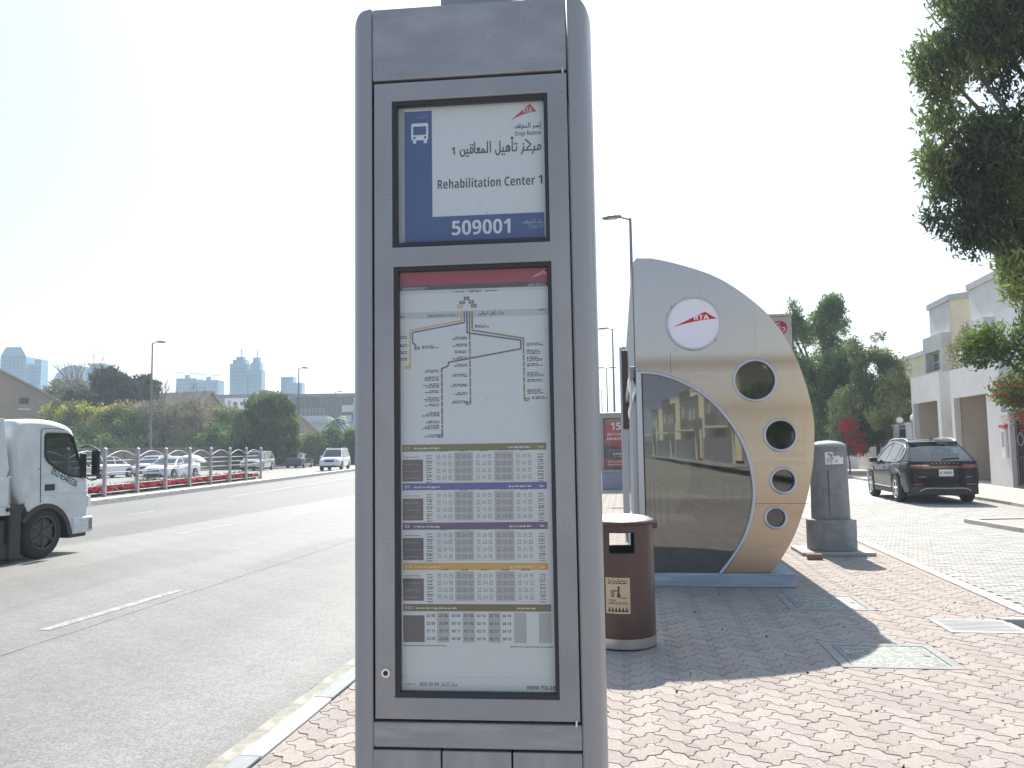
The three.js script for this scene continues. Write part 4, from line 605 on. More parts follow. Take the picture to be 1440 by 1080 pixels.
// car seen along +x (front); deck: height of bonnet, belt and boot along x; cab: windscreen foot, roof start, roof end, rear glass foot
function car(name, label, cat, s, p, head, group) {
  const t = thing(name, label, cat, p, head, group), L2 = s.L / 2, W2 = s.W / 2, paint = s.paint, R = s.r, sill = s.sill ?? 0.24, N = 72, er = s.endr ?? 0.3;
  const inner = new THREE.Group();                                             // +x forward turned to the heading
  const wx = s.wheels, arch = R * 1.13, plan = (x) => W2 * (1 - 0.10 * Math.pow(Math.abs(x / L2), 4) - er * Math.pow(clamp((Math.abs(x) - L2 + 0.22) / 0.22, 0, 1), 3));
  const low = (x) => { let y = lerp(sill, sill + 0.1, Math.pow(Math.abs(x / L2), 6)); for (const a of wx) if (Math.abs(x - a) < arch) y = Math.max(y, R + Math.sqrt(arch * arch - (x - a) ** 2)); return y; };
  const deck = (x) => key(s.deck, x), inCab = (x) => x > s.cab[3] + 0.02 && x < s.cab[0] - 0.02;
  const xs = []; for (let i = 0; i <= N; i++) xs.push(-L2 + s.L * i / N); for (const a of wx) xs.push(a - arch + 0.001, a + arch - 0.001, a - arch, a + arch); xs.push(-L2 + 0.05, L2 - 0.05, -L2 + 0.1, L2 - 0.1); xs.sort((a, b) => a - b);
  const pos = [], quad = (a, b, c, d) => pos.push(...a, ...b, ...c, ...a, ...c, ...d);
  const sect = (x) => { const w = plan(x), d = deck(x), y0 = Math.min(low(x), d - 0.1), e = Math.pow(clamp((Math.abs(x) - L2 + 0.12) / 0.12, 0, 1), 2), cr = s.crown ?? 0.03; return [[w * 0.93, y0], [w * 0.985, lerp(y0, d, 0.25)], [w, lerp(y0, d, 0.55)], [w * 0.995, lerp(y0, d, 0.74)], [w * 0.96, d - 0.05], [w * 0.9, d - 0.005 - e * 0.05], [w * 0.5, d + cr - e * 0.05], [0, d + cr * 1.2 - e * 0.05]]; };
  const nz = (q, x, sd) => [x, q[1], sd * q[0]];
  for (let i = 0; i < xs.length - 1; i++) { const x0 = xs[i], x1 = xs[i + 1]; if (x1 - x0 < 1e-6) continue; const A = sect(x0 + 1e-5), B = sect(x1 - 1e-5), open = inCab((x0 + x1) / 2); for (const sd of [1, -1]) for (let k = 0; k < (open ? 5 : 7); k++) sd > 0 ? quad(nz(A[k], x0, 1), nz(B[k], x1, 1), nz(B[k + 1], x1, 1), nz(A[k + 1], x0, 1)) : quad(nz(A[k], x0, -1), nz(A[k + 1], x0, -1), nz(B[k + 1], x1, -1), nz(B[k], x1, -1)); }
  for (const e of [-1, 1]) { const S = sect(e * L2), P = [...S.map((q) => nz(q, e * L2, 1)), ...S.slice(0, 7).reverse().map((q) => nz(q, e * L2, -1))], c = [e * (L2 + 0.03), 0.55, 0]; for (let k = 0; k < P.length; k++) { const a = P[k], b = P[(k + 1) % P.length]; e > 0 ? pos.push(...c, ...b, ...a) : pos.push(...c, ...a, ...b); } }
  const bg = new THREE.BufferGeometry(); bg.setAttribute('position', new THREE.Float32BufferAttribute(pos, 3)); bg.computeVertexNormals();
  // greenhouse
  const [A0, A1, C1, D0] = s.cab, yr = s.roof, wr = s.wr, top = (x) => (x > A1 ? lerp(yr, deck(A0), (x - A1) / (A0 - A1)) : x < C1 ? lerp(yr, deck(D0), (C1 - x) / (C1 - D0)) : yr + 0.025 * Math.sin((x - C1) / (A1 - C1) * Math.PI));
  const gz = (x, y) => { const b = plan(x) * 0.93, d = deck(x); return lerp(b, Math.min(b, wr - 0.03 * (x < C1 ? 1 : 0)), clamp((y - d) / (yr - d), 0, 1)); };
  const bp = [], gp = [], q2 = (arr, x0, x1, f0, f1) => { for (const sd of [1, -1]) { const v = (x, y) => [x, y, sd * gz(x, y)], [a, b] = f0, [c, d] = f1; if (b - a < 1e-4 && d - c < 1e-4) continue; const P = [v(x0, a), v(x1, c), v(x1, d), v(x0, b)]; if (sd < 0) P.reverse(); arr.push(...P[0], ...P[1], ...P[2], ...P[0], ...P[2], ...P[3]); } };
  const gx = []; for (let i = 0; i <= 60; i++) gx.push(lerp(D0, A0, i / 60)); s.win.forEach((w) => gx.push(...w)); gx.sort((a, b) => a - b);
  for (let i = 0; i < gx.length - 1; i++) { const x0 = gx[i], x1 = gx[i + 1], m = (x0 + x1) / 2; if (x1 - x0 < 1e-5) continue; const d = (x) => Math.min(deck(x) - 0.01, top(x)), w0 = (x) => Math.min(deck(x) + 0.035, top(x)), w1 = (x) => Math.max(w0(x), top(x) - 0.055);
    if (s.win.some((w) => m > w[0] && m < w[1])) { q2(bp, x0, x1, [d(x0), w0(x0)], [d(x1), w0(x1)]); q2(gp, x0, x1, [w0(x0), w1(x0)], [w0(x1), w1(x1)]); q2(bp, x0, x1, [w1(x0), top(x0)], [w1(x1), top(x1)]); } else q2(bp, x0, x1, [d(x0), top(x0)], [d(x1), top(x1)]); }
  const fl = (a) => { const g = new THREE.BufferGeometry(); g.setAttribute('position', new THREE.Float32BufferAttribute(a, 3)); g.computeVertexNormals(); return g; };
  const scr = (x0, x1, y0, u0, u1, v0, v1, lift) => gridGeo(12, 8, (u, v) => { const uu = lerp(u0, u1, u), vv = lerp(v0, v1, v), x = lerp(x0, x1, vv), y = lerp(y0, yr, vv), k = 1 - uu * uu, sg = Math.sign(x0 - x1); return [x + sg * (0.11 * k * (1 - vv * 0.6) + lift), y + 0.02 * k * vv + lift, uu * gz(x, y)]; });
  const frame = (x0, x1, y0) => [scr(x0, x1, y0, -1, -0.9, 0, 1, 0), scr(x0, x1, y0, 0.9, 1, 0, 1, 0), scr(x0, x1, y0, -0.9, 0.9, 0.9, 1, 0), scr(x0, x1, y0, -0.9, 0.9, 0, 0.06, 0)];
  const roof = gridGeo(12, 14, (u, v) => { const uu = u * 2 - 1, x = lerp(C1, A1, v), k = 1 - uu * uu, ed = Math.max(0, 1 - v * 8) - Math.max(0, 1 - (1 - v) * 8); return [x - 0.044 * k * ed, top(x) + 0.02 * k + 0.015 * k * Math.sin(v * Math.PI), uu * gz(x, top(x))]; });
  const F = (g) => g.rotateY(Math.PI / 2);                                     // local +x -> -z
  part(t, 'body', [bg, fl(bp), roof, ...frame(A0, A1, deck(A0)), ...frame(D0, C1, deck(D0))].map(clean).map(F), paint);
  if (s.detail) { t.children[0].geometry = toCreasedNormals(t.children[0].geometry, 0.55); }
  part(t, 'side_windows', F(fl(gp)), s.glass ?? farGlass);
  part(t, 'windscreen', F(scr(A0, A1, deck(A0), -0.9, 0.9, 0.06, 0.9, 0)), s.glass ?? farGlass); part(t, 'rear_window', F(scr(D0, C1, deck(D0), -0.9, 0.9, 0.06, 0.9, 0)), s.glass ?? farGlass);
  part(t, 'underbody', [rbox(-L2 + 0.1, L2 - 0.12, sill - 0.04, 0.62, -W2 * 0.8, W2 * 0.8, 0.05, 1), rbox(D0 + 0.1, A0 - 0.1, 0.3, deck(0) - 0.16, -W2 * 0.88, W2 * 0.88, 0.03, 1)].map(F), trimM);
  const sx = lerp(C1, A1, 0.62), st = []; for (const z of [-0.36, 0.36]) st.push(rbox(sx - 0.62, sx - 0.46, 0.6, deck(sx) + 0.28, z - 0.25, z + 0.25, 0.06), rbox(sx - 0.6, sx - 0.5, deck(sx) + 0.3, deck(sx) + 0.47, z - 0.13, z + 0.13, 0.04)); for (const z of [-0.38, 0.38]) st.push(rbox(C1 + 0.05, C1 + 0.2, 0.6, deck(C1) + 0.2, z - 0.3, z + 0.3, 0.06), rbox(C1 + 0.06, C1 + 0.15, deck(C1) + 0.2, deck(C1) + 0.33, z - 0.12, z + 0.12, 0.035));
  part(t, 'seats', st.map(F), seatM);
  const holder = new THREE.Group(); for (const x of wx) for (const sd of [1, -1]) wheelParts(holder, x, sd * (W2 - 0.115), R, 0.22, sd);
  for (const w of holder.children.slice()) { t.add(w); w.geometry = F(w.geometry); w.children.forEach((c) => (c.geometry = F(c.geometry))); }
  for (const sd of [1, -1]) part(t, 'mirror', [rbox(-0.06, 0.1, -0.07, 0.07, -0.11, 0.11, 0.05, 3).translate(A0 - 0.5, deck(A0 - 0.5) + 0.08, sd * (W2 + 0.05)), bar(V3(A0 - 0.47, deck(A0) + 0.02, sd * W2 * 0.9), V3(A0 - 0.47, deck(A0) + 0.06, sd * (W2 + 0.02)), 0.025)].map(F), s.mirror ?? paint);
  const dh = []; for (const x of s.handles ?? [lerp(C1, A1, 0.1), lerp(C1, A1, 0.72)]) for (const sd of [1, -1]) dh.push(rbox(x - 0.1, x + 0.1, deck(x) - 0.155, deck(x) - 0.125, sd * (plan(x) - 0.005) - 0.02, sd * (plan(x) - 0.005) + 0.02, 0.01, 1)); part(t, 'door_handle', dh.map(F), s.handle ?? paint);
  const ln = []; for (const x of s.lines ?? [lerp(C1, A1, -0.08), lerp(C1, A1, 0.5), A0 - 0.32]) for (const sd of [1, -1]) ln.push(gridGeo(1, 8, (u, v) => { const y = lerp(low(x) + 0.06, deck(x) - 0.02, v), w = y < deck(x) - 0.05 ? lerp(0.985, 1, clamp((y - 0.3) / 0.3, 0, 1)) : 0.97; return [x + (u - 0.5) * 0.012, y, sd * (plan(x) * w + 0.0035)]; })); part(t, 'door_gap', ln.map(F), M.dark);
  const yh = s.yh ?? 0.68, head1 = (sd) => new THREE.SphereGeometry(1, 16, 10).scale(0.2, 0.075, 0.2).rotateY(sd * 0.55).translate(L2 - 0.2, yh, sd * W2 * 0.7), tail = (sd) => rbox(-L2 - 0.015, -L2 + 0.25, s.yt - 0.09, s.yt + 0.09, sd * W2 * 0.72 - 0.14, sd * W2 * 0.72 + 0.14, 0.05, 2);
  for (const sd of [1, -1]) { part(t, 'headlight', F(head1(sd)), clearLens); if (!s.noTail) part(t, 'tail_light', F(tail(sd)), redLens); }
  part(t, 'grille', F(rbox(L2 - 0.08, L2 + 0.035, yh - 0.11, yh + 0.05, -W2 * 0.42, W2 * 0.42, 0.02, 1)), s.grille ?? trimM); part(t, 'bumper_intake', F(rbox(L2 - 0.1, L2 + 0.032, 0.3, 0.42, -W2 * 0.62, W2 * 0.62, 0.02, 1)), trimM);
  part(t, 'number_plate', F(rbox(L2 + 0.0, L2 + 0.045, 0.46, 0.56, -0.24, 0.24, 0.004, 1)), M.white);
  if (s.rack) part(t, 'roof_rail', [1, -1].map((sd) => tube([V3(A1 + 0.12, yr - 0.02, sd * (wr - 0.02)), V3(A1 - 0.15, yr + 0.055, sd * (wr - 0.03)), V3((A1 + C1) / 2, yr + 0.075, sd * (wr - 0.035)), V3(C1 + 0.25, yr + 0.055, sd * (wr - 0.03)), V3(C1 + 0.0, yr - 0.01, sd * (wr - 0.02))], 0.02, 20, 6)).map(F), s.rack);
  t.userData.F = F; return [t, F];
}
const hatch = { L: 4.2, W: 1.76, r: 0.31, wheels: [-1.28, 1.3], sill: 0.22, deck: [[-2.1, 0.86], [-1.9, 0.98], [0.6, 0.95], [1.2, 0.93], [1.85, 0.78], [2.1, 0.6]], cab: [1.25, 0.35, -1.45, -2.0], roof: 1.5, wr: 0.6, win: [[-1.5, -1.05], [-0.95, 0], [0.08, 0.98]], yt: 0.88, yh: 0.68 };
const saloon = { L: 4.6, W: 1.82, r: 0.32, wheels: [-1.36, 1.36], sill: 0.22, deck: [[-2.3, 0.82], [-2.1, 0.99], [-1.5, 1.0], [0.6, 0.93], [1.1, 0.93], [1.95, 0.78], [2.3, 0.6]], cab: [1.2, 0.3, -0.85, -1.6], roof: 1.45, wr: 0.58, win: [[-1.22, -0.92], [-0.86, -0.02], [0.05, 0.92]], yt: 0.86, yh: 0.69 };
const wagon = { L: 4.75, W: 1.86, r: 0.35, wheels: [-1.36, 1.42], sill: 0.27, deck: [[-2.37, 0.9], [-2.2, 1.06], [0.6, 1.02], [1.25, 1.02], [2.0, 0.9], [2.37, 0.66]], cab: [1.3, 0.55, -1.85, -2.28], roof: 1.72, wr: 0.66, win: [[-1.9, -1.12], [-1.04, -0.12], [-0.04, 1.0]], yt: 1.0, yh: 0.78 };
const offroad = { ...wagon, L: 4.7, r: 0.38, sill: 0.36, roof: 1.82, deck: [[-2.35, 1.0], [-2.2, 1.14], [0.6, 1.1], [1.2, 1.12], [2.05, 1.02], [2.35, 0.74]], yh: 0.88, yt: 1.05 };
const wht = paintM([0.78, 0.79, 0.8]), G1 = 'cars on the far carriageway';
car('parked_car', 'white hatchback driving away beyond the fence, next to the lorry mirror', 'car', { ...hatch, paint: wht }, [-29.0, -0.13, -57.5], 19, G1);
car('parked_car', 'white hatchback half hidden behind the silvery saloon and lamp post', 'car', { ...hatch, paint: wht }, [-27.3, -0.13, -61.5], 184, G1);
car('parked_car', 'silvery white saloon facing the camera in front of the other white cars', 'car', { ...saloon, paint: paintM([0.66, 0.69, 0.75]) }, [-22.3, -0.13, -52.8], 186, G1);
car('parked_car', 'beige estate car beyond the last panel of the fence', 'car', { ...wagon, paint: paintM([0.5, 0.47, 0.42]) }, [-23.1, -0.13, -73], 181, G1);
car('parked_car', 'dark saloon car seen from behind beside the street lamp', 'car', { ...saloon, paint: paintM([0.03, 0.022, 0.028]) }, [-21.7, -0.13, -82], 1, G1);
car('parked_car', 'white off-road car approaching beyond the end of the flower bed', 'car', { ...offroad, paint: wht, rack: M.galv }, [-15.2, -0.13, -69], 180, G1);
{ // black crossover
  const s = { L: 4.55, W: 1.86, r: 0.365, wheels: [-1.3, 1.38], sill: 0.27, endr: 0.13, crown: 0.02, detail: true, noTail: true, glass: carGlass, paint: phy([0.006, 0.007, 0.013], 0.5, { specularIntensity: 0.1, clearcoat: 0.55, clearcoatRoughness: 0.03 }), deck: [[-2.275, 0.98], [-2.15, 1.12], [-1.2, 1.1], [0.6, 1.02], [1.1, 1.02], [1.9, 0.93], [2.275, 0.68]], cab: [1.2, 0.35, -1.42, -2.2], roof: 1.62, wr: 0.6, win: [[-1.66, -1.18], [-1.1, -0.22], [-0.14, 0.92]], yt: 0.96, rack: M.chrome, mirror: M.black, lines: [-0.95, -0.16, 0.82] };
  const [t, F] = car('black_crossover', 'black crossover car parked in the side street before the carports', 'car', s, [11.36, -0.03, -22.75], 11);
  const rear = (z, y) => -2.275 - 0.03 + 0.055 * z * z + 0.05 * Math.max(0, y - 0.95), strip = (z0, z1, y0, y1, out, n = 16) => gridGeo(n, 2, (u, v) => { const z = lerp(z0, z1, u), y = lerp(y0, y1, v); return [rear(z, y) - out + (Math.abs(z) > 0.72 ? (Math.abs(z) - 0.72) * 0.5 : 0), y, z]; });
  part(t, 'tailgate', F(gridGeo(20, 8, (u, v) => { const z = lerp(-0.79, 0.79, u), y = lerp(0.42, 1.1, v); return [rear(z, y) - 0.012 + (Math.abs(z) > 0.66 ? (Math.abs(z) - 0.66) * 0.42 : 0), y, z]; })), s.paint);
  part(t, 'tail_light', F(strip(-0.8, 0.8, 0.93, 0.985, 0.03, 24)), redLens); part(t, 'tail_light', F(strip(-0.8, -0.38, 0.955, 1.03, 0.034)), redLens); part(t, 'tail_light', F(strip(0.38, 0.8, 0.955, 1.03, 0.034)), redLens);
  part(t, 'light_bar', F(strip(-0.78, -0.36, 0.995, 1.004, 0.04)), clearLens);
  const plate = canvasTex(256, 128, (g, w, h) => { g.fillStyle = '#d9dcdc'; g.fillRect(0, 0, w, h); fit(g, '4', 18, 84, 62, { bold: true, color: '#333' }); fit(g, '36001', 78, 86, 66, { bold: true, color: '#333', width: 160 }); });
  part(t, 'rear_number_plate', F(new THREE.PlaneGeometry(0.34, 0.17).rotateY(-Math.PI / 2).translate(-2.375, 0.815, 0.02)), std([1, 1, 1], 0.5, { map: plate }));
  part(t, 'badge', [rbox(-2.365, -2.345, 0.705, 0.722, -0.62, -0.44, 0.003, 1), rbox(-2.365, -2.345, 0.705, 0.722, 0.46, 0.6, 0.003, 1), ...Array.from({ length: 7 }, (_, k) => rbox(-2.4, -2.38, 1.045, 1.062, -0.3 + k * 0.1 - 0.012, -0.3 + k * 0.1 + 0.012, 0.003, 1))].map(F), M.galv);
  for (const sd of [-1, 1]) part(t, 'reflector', F(strip(sd > 0 ? 0.5 : -0.8, sd > 0 ? 0.8 : -0.5, 0.51, 0.545, 0.03)), redLens);
  part(t, 'bumper_lower', F(gridGeo(20, 4, (u, v) => { const z = lerp(-0.79, 0.79, u), y = lerp(0.27, 0.47, v); return [rear(z, y) - 0.03 + (Math.abs(z) > 0.66 ? (Math.abs(z) - 0.66) * 0.4 : 0), y, z]; })), trimM);
  part(t, 'bumper_trim', F(tube([V3(-2.24, 0.3, -0.68), V3(-2.3, 0.35, -0.6), V3(-2.36, 0.415, -0.48), V3(-2.37, 0.425, 0), V3(-2.36, 0.415, 0.48), V3(-2.3, 0.35, 0.6), V3(-2.24, 0.3, 0.68)], 0.016, 40, 6)), alloy);
  part(t, 'roof_spoiler', F(gridGeo(12, 2, (u, v) => { const z = lerp(-0.6, 0.6, u); return [lerp(-1.3, -1.64, v) + 0.1 * z * z, 1.655 - 0.055 * v - 0.02 * z * z, z]; })), s.paint);
  part(t, 'aerial', F(new THREE.ConeGeometry(0.05, 0.1, 8).scale(1.6, 1, 0.5).translate(-1.35, 1.7, 0)), M.black);
  part(t, 'wiper', F(bar(V3(-2.21, 1.17, -0.02), V3(-2.13, 1.2, 0.42), 0.012)), M.black);
  for (const sd of [-1, 1]) { part(t, 'sill_trim', F(rbox(-0.85, 0.9, 0.385, 0.41, sd * 0.915 - 0.012, sd * 0.915 + 0.012, 0.006, 1)), M.chrome); part(t, 'sill_cladding', F(rbox(-0.9, 0.94, 0.24, 0.37, sd * 0.9 - 0.02, sd * 0.9 + 0.02, 0.015, 1)), trimM);
    part(t, 'window_trim', F(tube([V3(0.98, 1.07, sd * 0.852), V3(0.55, 1.42, sd * 0.72), V3(0.1, 1.585, sd * 0.652), V3(-0.8, 1.59, sd * 0.65), V3(-1.5, 1.48, sd * 0.675), V3(-1.68, 1.27, sd * 0.76), V3(-1.55, 1.14, sd * 0.85), V3(-0.4, 1.085, sd * 0.872)], 0.012, 50, 5)), M.chrome); }
}
{ // white lorry; local +x runs to its nose, right flank at z = 0
  const t = thing('white_lorry', 'white cab-over lorry with a green phone number on its door', 'truck', [-7.88, -0.13, -13.62], 11);
  const F = (g) => g.rotateY(Math.PI / 2), white = phy([1, 1, 1], 0.4, { map: wear([0.53, 0.55, 0.53], [0.66, 0.7, 0.705], 1.7), clearcoat: 0.6, clearcoatRoughness: 0.15, bumpMap: soft, bumpScale: 0.0008 }), W = 1.78;
  // outline of the cab from the side, back foot round the roof to the nose foot
  const prof = [[-0.5, 0.92], [-0.66, 1.3], [-0.72, 2.0], [-0.7, 2.22], [-0.6, 2.3], [-0.3, 2.325], [0.1, 2.31], [0.42, 2.25], [0.56, 2.19], [0.64, 2.1], [0.82, 1.72], [0.99, 1.38], [1.045, 1.2], [1.06, 0.95], [1.05, 0.62], [1.06, 0.5]];
  const rd = 0.09, mid = [0.2, 1.4], inset = (p, d) => { const dx = p[0] - mid[0], dy = p[1] - mid[1], l = Math.hypot(dx, dy); return [p[0] - dx / l * d, p[1] - dy / l * d]; };
  const curve = new THREE.SplineCurve(prof.map((p) => new THREE.Vector2(...p))), NP = 60, ring = Array.from({ length: NP + 1 }, (_, i) => { const p = curve.getPoint(i / NP); return [p.x, p.y]; });
  const round = Array.from({ length: 6 }, (_, k) => [-rd * k / 5, rd * (1 - Math.sqrt(1 - (1 - k / 5) ** 2))]), all = [...round, ...round.slice().reverse().map(([z, d]) => [-W - z, d])];
  const wsI = (i) => i / NP > 0.615 && i / NP < 0.735, shellG = (test, z0 = 0, z1 = all.length - 1) => { const pos = []; for (let i = 0; i < NP; i++) for (let k = z0; k < z1; k++) { if (!test(i, k)) continue; const v = (i, k) => { const p = inset(ring[i], all[k][1]); return [p[0], p[1], all[k][0]]; }, a = v(i, k), b = v(i + 1, k), c = v(i + 1, k + 1), d = v(i, k + 1); pos.push(...a, ...b, ...c, ...a, ...c, ...d); } const g = new THREE.BufferGeometry(); g.setAttribute('position', new THREE.Float32BufferAttribute(pos, 3)); g.computeVertexNormals(); return toCreasedNormals(g, 0.7); };
  const isWs = (i, k) => wsI(i) && k >= 5 && k < all.length - 6;
  // flank with wheel arch and window opening
  const edge0 = ring.map((p) => inset(p, rd)), archC = [0, 0.29], ar = 0.6, archPts = []; for (let k = 0; k <= 14; k++) { const a = lerp(0.33, 2.2, k / 14); archPts.push([archC[0] + Math.cos(a) * ar, archC[1] + Math.sin(a) * ar]); }
  const flank = [...edge0, [0.62, 0.44], ...archPts.filter(([x, y]) => x > -0.36), [-0.44, 0.93]];
  const win = [[0.05, 1.6], [0.28, 1.47], [0.55, 1.36], [0.8, 1.33], [0.85, 1.4], [0.6, 2.0], [0.54, 2.06], [0.42, 2.09], [0.02, 2.09], [-0.04, 2.04], [-0.03, 1.7]];
  for (const z of [0, -W]) part(t, z ? 'far_flank' : 'near_flank', F(ext(shp(flank, [win]), 0.02).translate(0, 0, z ? z - 0.0 : -0.02)), white);
  part(t, 'cab_shell', F(shellG((i, k) => !isWs(i, k))), white); part(t, 'windscreen', F(shellG(isWs)), carGlass);
  const ringPath = (pts, r, cl = true) => new THREE.TubeGeometry(new THREE.CatmullRomCurve3(pts, cl, 'catmullrom', 0.2), 90, r, 6, cl);
  part(t, 'window_seal', F(ringPath(win.map(([x, y]) => V3(x, y, 0.003)), 0.022)), M.rubber);
  part(t, 'door_window', F(new THREE.ShapeGeometry(shp(win)).translate(0, 0, -0.012)), carGlass); part(t, 'door_window', F(new THREE.ShapeGeometry(shp(win)).translate(0, 0, -W + 0.012)), carGlass);
  const seam = (pts) => ringPath(pts.map(([x, y]) => V3(x, y, 0.0015)), 0.007, false);
  part(t, 'door_gap', [seam([[-0.11, 0.93], [-0.12, 1.3], [-0.13, 1.7], [-0.14, 2.1], [-0.11, 2.16], [0.1, 2.18], [0.4, 2.16]])].map(F), M.dark);
  part(t, 'door_handle', F(rbox(0.0, 0.22, 1.12, 1.23, -0.004, 0.012, 0.03, 2).translate(-0.02, 0, 0)), M.black);
  part(t, 'body_crease', F(rbox(-0.08, 1.0, 1.035, 1.075, -0.004, 0.006, 0.005, 1)), white);
  part(t, 'side_marker', F(rbox(-0.17, -0.14, 1.48, 1.5, 0, 0.008, 0.003, 1)), std([0.5, 0.2, 0.03], 0.4));
  const lettering = (str, h, w, x, y, turn, z, c, name) => { const g = new TextGeometry(str, { font: FONT, size: h, depth: 0.002, curveSegments: 4 }); g.computeBoundingBox(); g.scale(w / g.boundingBox.max.x, 1, 1).rotateZ(turn).translate(x, y, z); part(t, name, F(g), c); };
  lettering('052-6540336', 0.12, 0.66, 0.1, 1.41, -0.42, 0.001, std([0.015, 0.1, 0.07], 0.6), 'phone_number');
  part(t, 'bumper', [rbox(0.62, 1.13, 0.33, 0.62, -0.12, 0.03, 0.04, 3), rbox(0.95, 1.15, 0.33, 0.62, -W - 0.03, 0.03, 0.05, 3)].map(F), white);
  part(t, 'bumper_step', F(rbox(0.57, 0.98, 0.27, 0.42, -0.2, 0.01, 0.02, 1)), trimM);
  part(t, 'corner_lamp', F(rbox(0.99, 1.08, 0.78, 0.98, -0.1, 0.012, 0.02, 2)), clearLens);
  part(t, 'mirror', [rbox(0.98, 1.05, 1.34, 1.8, 0.06, 0.22, 0.035, 3), tube([V3(0.8, 1.84, 0.0), V3(0.92, 1.87, 0.08), V3(1.0, 1.83, 0.14), V3(1.05, 1.78, 0.2)], 0.013, 10, 6), tube([V3(0.9, 1.34, 0.0), V3(0.98, 1.26, 0.08), V3(1.02, 1.28, 0.16), V3(1.07, 1.36, 0.22)], 0.013, 10, 6), rbox(0.78, 0.93, 1.3, 1.75, -0.01, 0.03, 0.02, 1)].map(F), M.black);
  part(t, 'seats', [rbox(-0.4, -0.2, 1.0, 1.75, -0.8, -0.2, 0.06), rbox(-0.38, -0.26, 1.75, 1.98, -0.62, -0.38, 0.04), rbox(-0.4, -0.2, 1.0, 1.75, -1.6, -1.0, 0.06), rbox(0.6, 0.95, 1.0, 1.38, -W + 0.1, -0.1, 0.06)].map(F), seatM);
  wheelParts(t, 0, -0.13, 0.425, 0.24, 1, 6, std([0.045, 0.045, 0.047], 0.6)); wheelParts(t, 0, -W + 0.13, 0.425, 0.24, -1, 6, std([0.045, 0.045, 0.047], 0.6)); wheelParts(t, -2.6, -0.2, 0.425, 0.4, 1, 6, std([0.045, 0.045, 0.047], 0.6)); wheelParts(t, -2.6, -W + 0.2, 0.425, 0.4, -1, 6, std([0.045, 0.045, 0.047], 0.6));
  for (const w of t.children.filter((c) => c.name === 'wheel')) { w.geometry = F(w.geometry); w.children.forEach((c) => (c.geometry = F(c.geometry))); }
  const archG = (r0, r1, z0, z1) => { const p = []; for (let k = 0; k <= 16; k++) { const a = lerp(0.1, 2.5, k / 16); p.push([Math.cos(a) * r1, 0.29 + Math.sin(a) * r1]); } for (let k = 16; k >= 0; k--) { const a = lerp(0.1, 2.5, k / 16); p.push([Math.cos(a) * r0, 0.29 + Math.sin(a) * r0]); } return ext(shp(p), z1 - z0).translate(0, 0, z0); };
  part(t, 'wheel_arch', [archG(0.535, 0.62, -0.3, 0.012), archG(0.535, 0.62, -W - 0.01, -W + 0.3)].map(F), trimM);
  part(t, 'mudguard', [rbox(-0.72, -0.48, 0.05, 0.92, -0.3, -0.01, 0.03), rbox(-1.9, -0.6, 0.08, 0.32, -0.26, -0.04, 0.02), rbox(-1.7, -0.75, 0.3, 0.7, -0.5, -0.06, 0.03)].map(F), trimM);
  part(t, 'chassis', [rbox(-4.2, 0.9, 0.42, 0.66, -0.75, -0.55, 0.02), rbox(-4.2, 0.9, 0.42, 0.66, -1.25, -1.05, 0.02), rbox(-0.95, -0.55, 0.7, 1.25, -1.6, -0.2, 0.05), rbox(-0.3, 0.9, 0.62, 0.94, -1.5, -0.3, 0.05)].map(F), trimM);
  part(t, 'fuel_tank', F(cyl(0.22, 0.22, 0.8, 0, 0, 0, 16).rotateZ(Math.PI / 2).translate(-1.0, 0.45, -0.3)), M.galv);
  part(t, 'load_bed', [rbox(-4.3, -0.78, 0.78, 0.92, -W - 0.04, 0.04, 0.015), rbox(-4.3, -0.78, 0.92, 1.38, -0.0, 0.05, 0.012), rbox(-4.3, -0.78, 0.92, 1.38, -W - 0.05, -W, 0.012), rbox(-0.84, -0.78, 0.78, 1.4, -W, 0.05, 0.012)].map(F), white);
  part(t, 'head_board', F(ext(shp([[-2.6, 1.36], [-0.86, 1.36], [-0.8, 1.5], [-0.93, 2.31], [-2.6, 2.31]]), 0.05, 0.006).translate(0, 0, -0.03)), white);
  part(t, 'load', F(rbox(-4.2, -0.95, 0.95, 2.28, -W + 0.06, -0.06, 0.03)), std([0.55, 0.57, 0.58], 0.6));
  part(t, 'bed_rib', [-1.2, -1.75, -2.3, -2.85].map((x) => F(rbox(x - 0.03, x + 0.03, 0.8, 1.36, 0.04, 0.07, 0.008, 1))), white);
  part(t, 'latch', F(rbox(-0.86, -0.76, 0.84, 0.9, 0.04, 0.075, 0.01, 1)), M.dark);
  lettering('6', 0.22, 0.17, -1.2, 2.0, 0, 0.022, M.black, 'painted_digit');
}
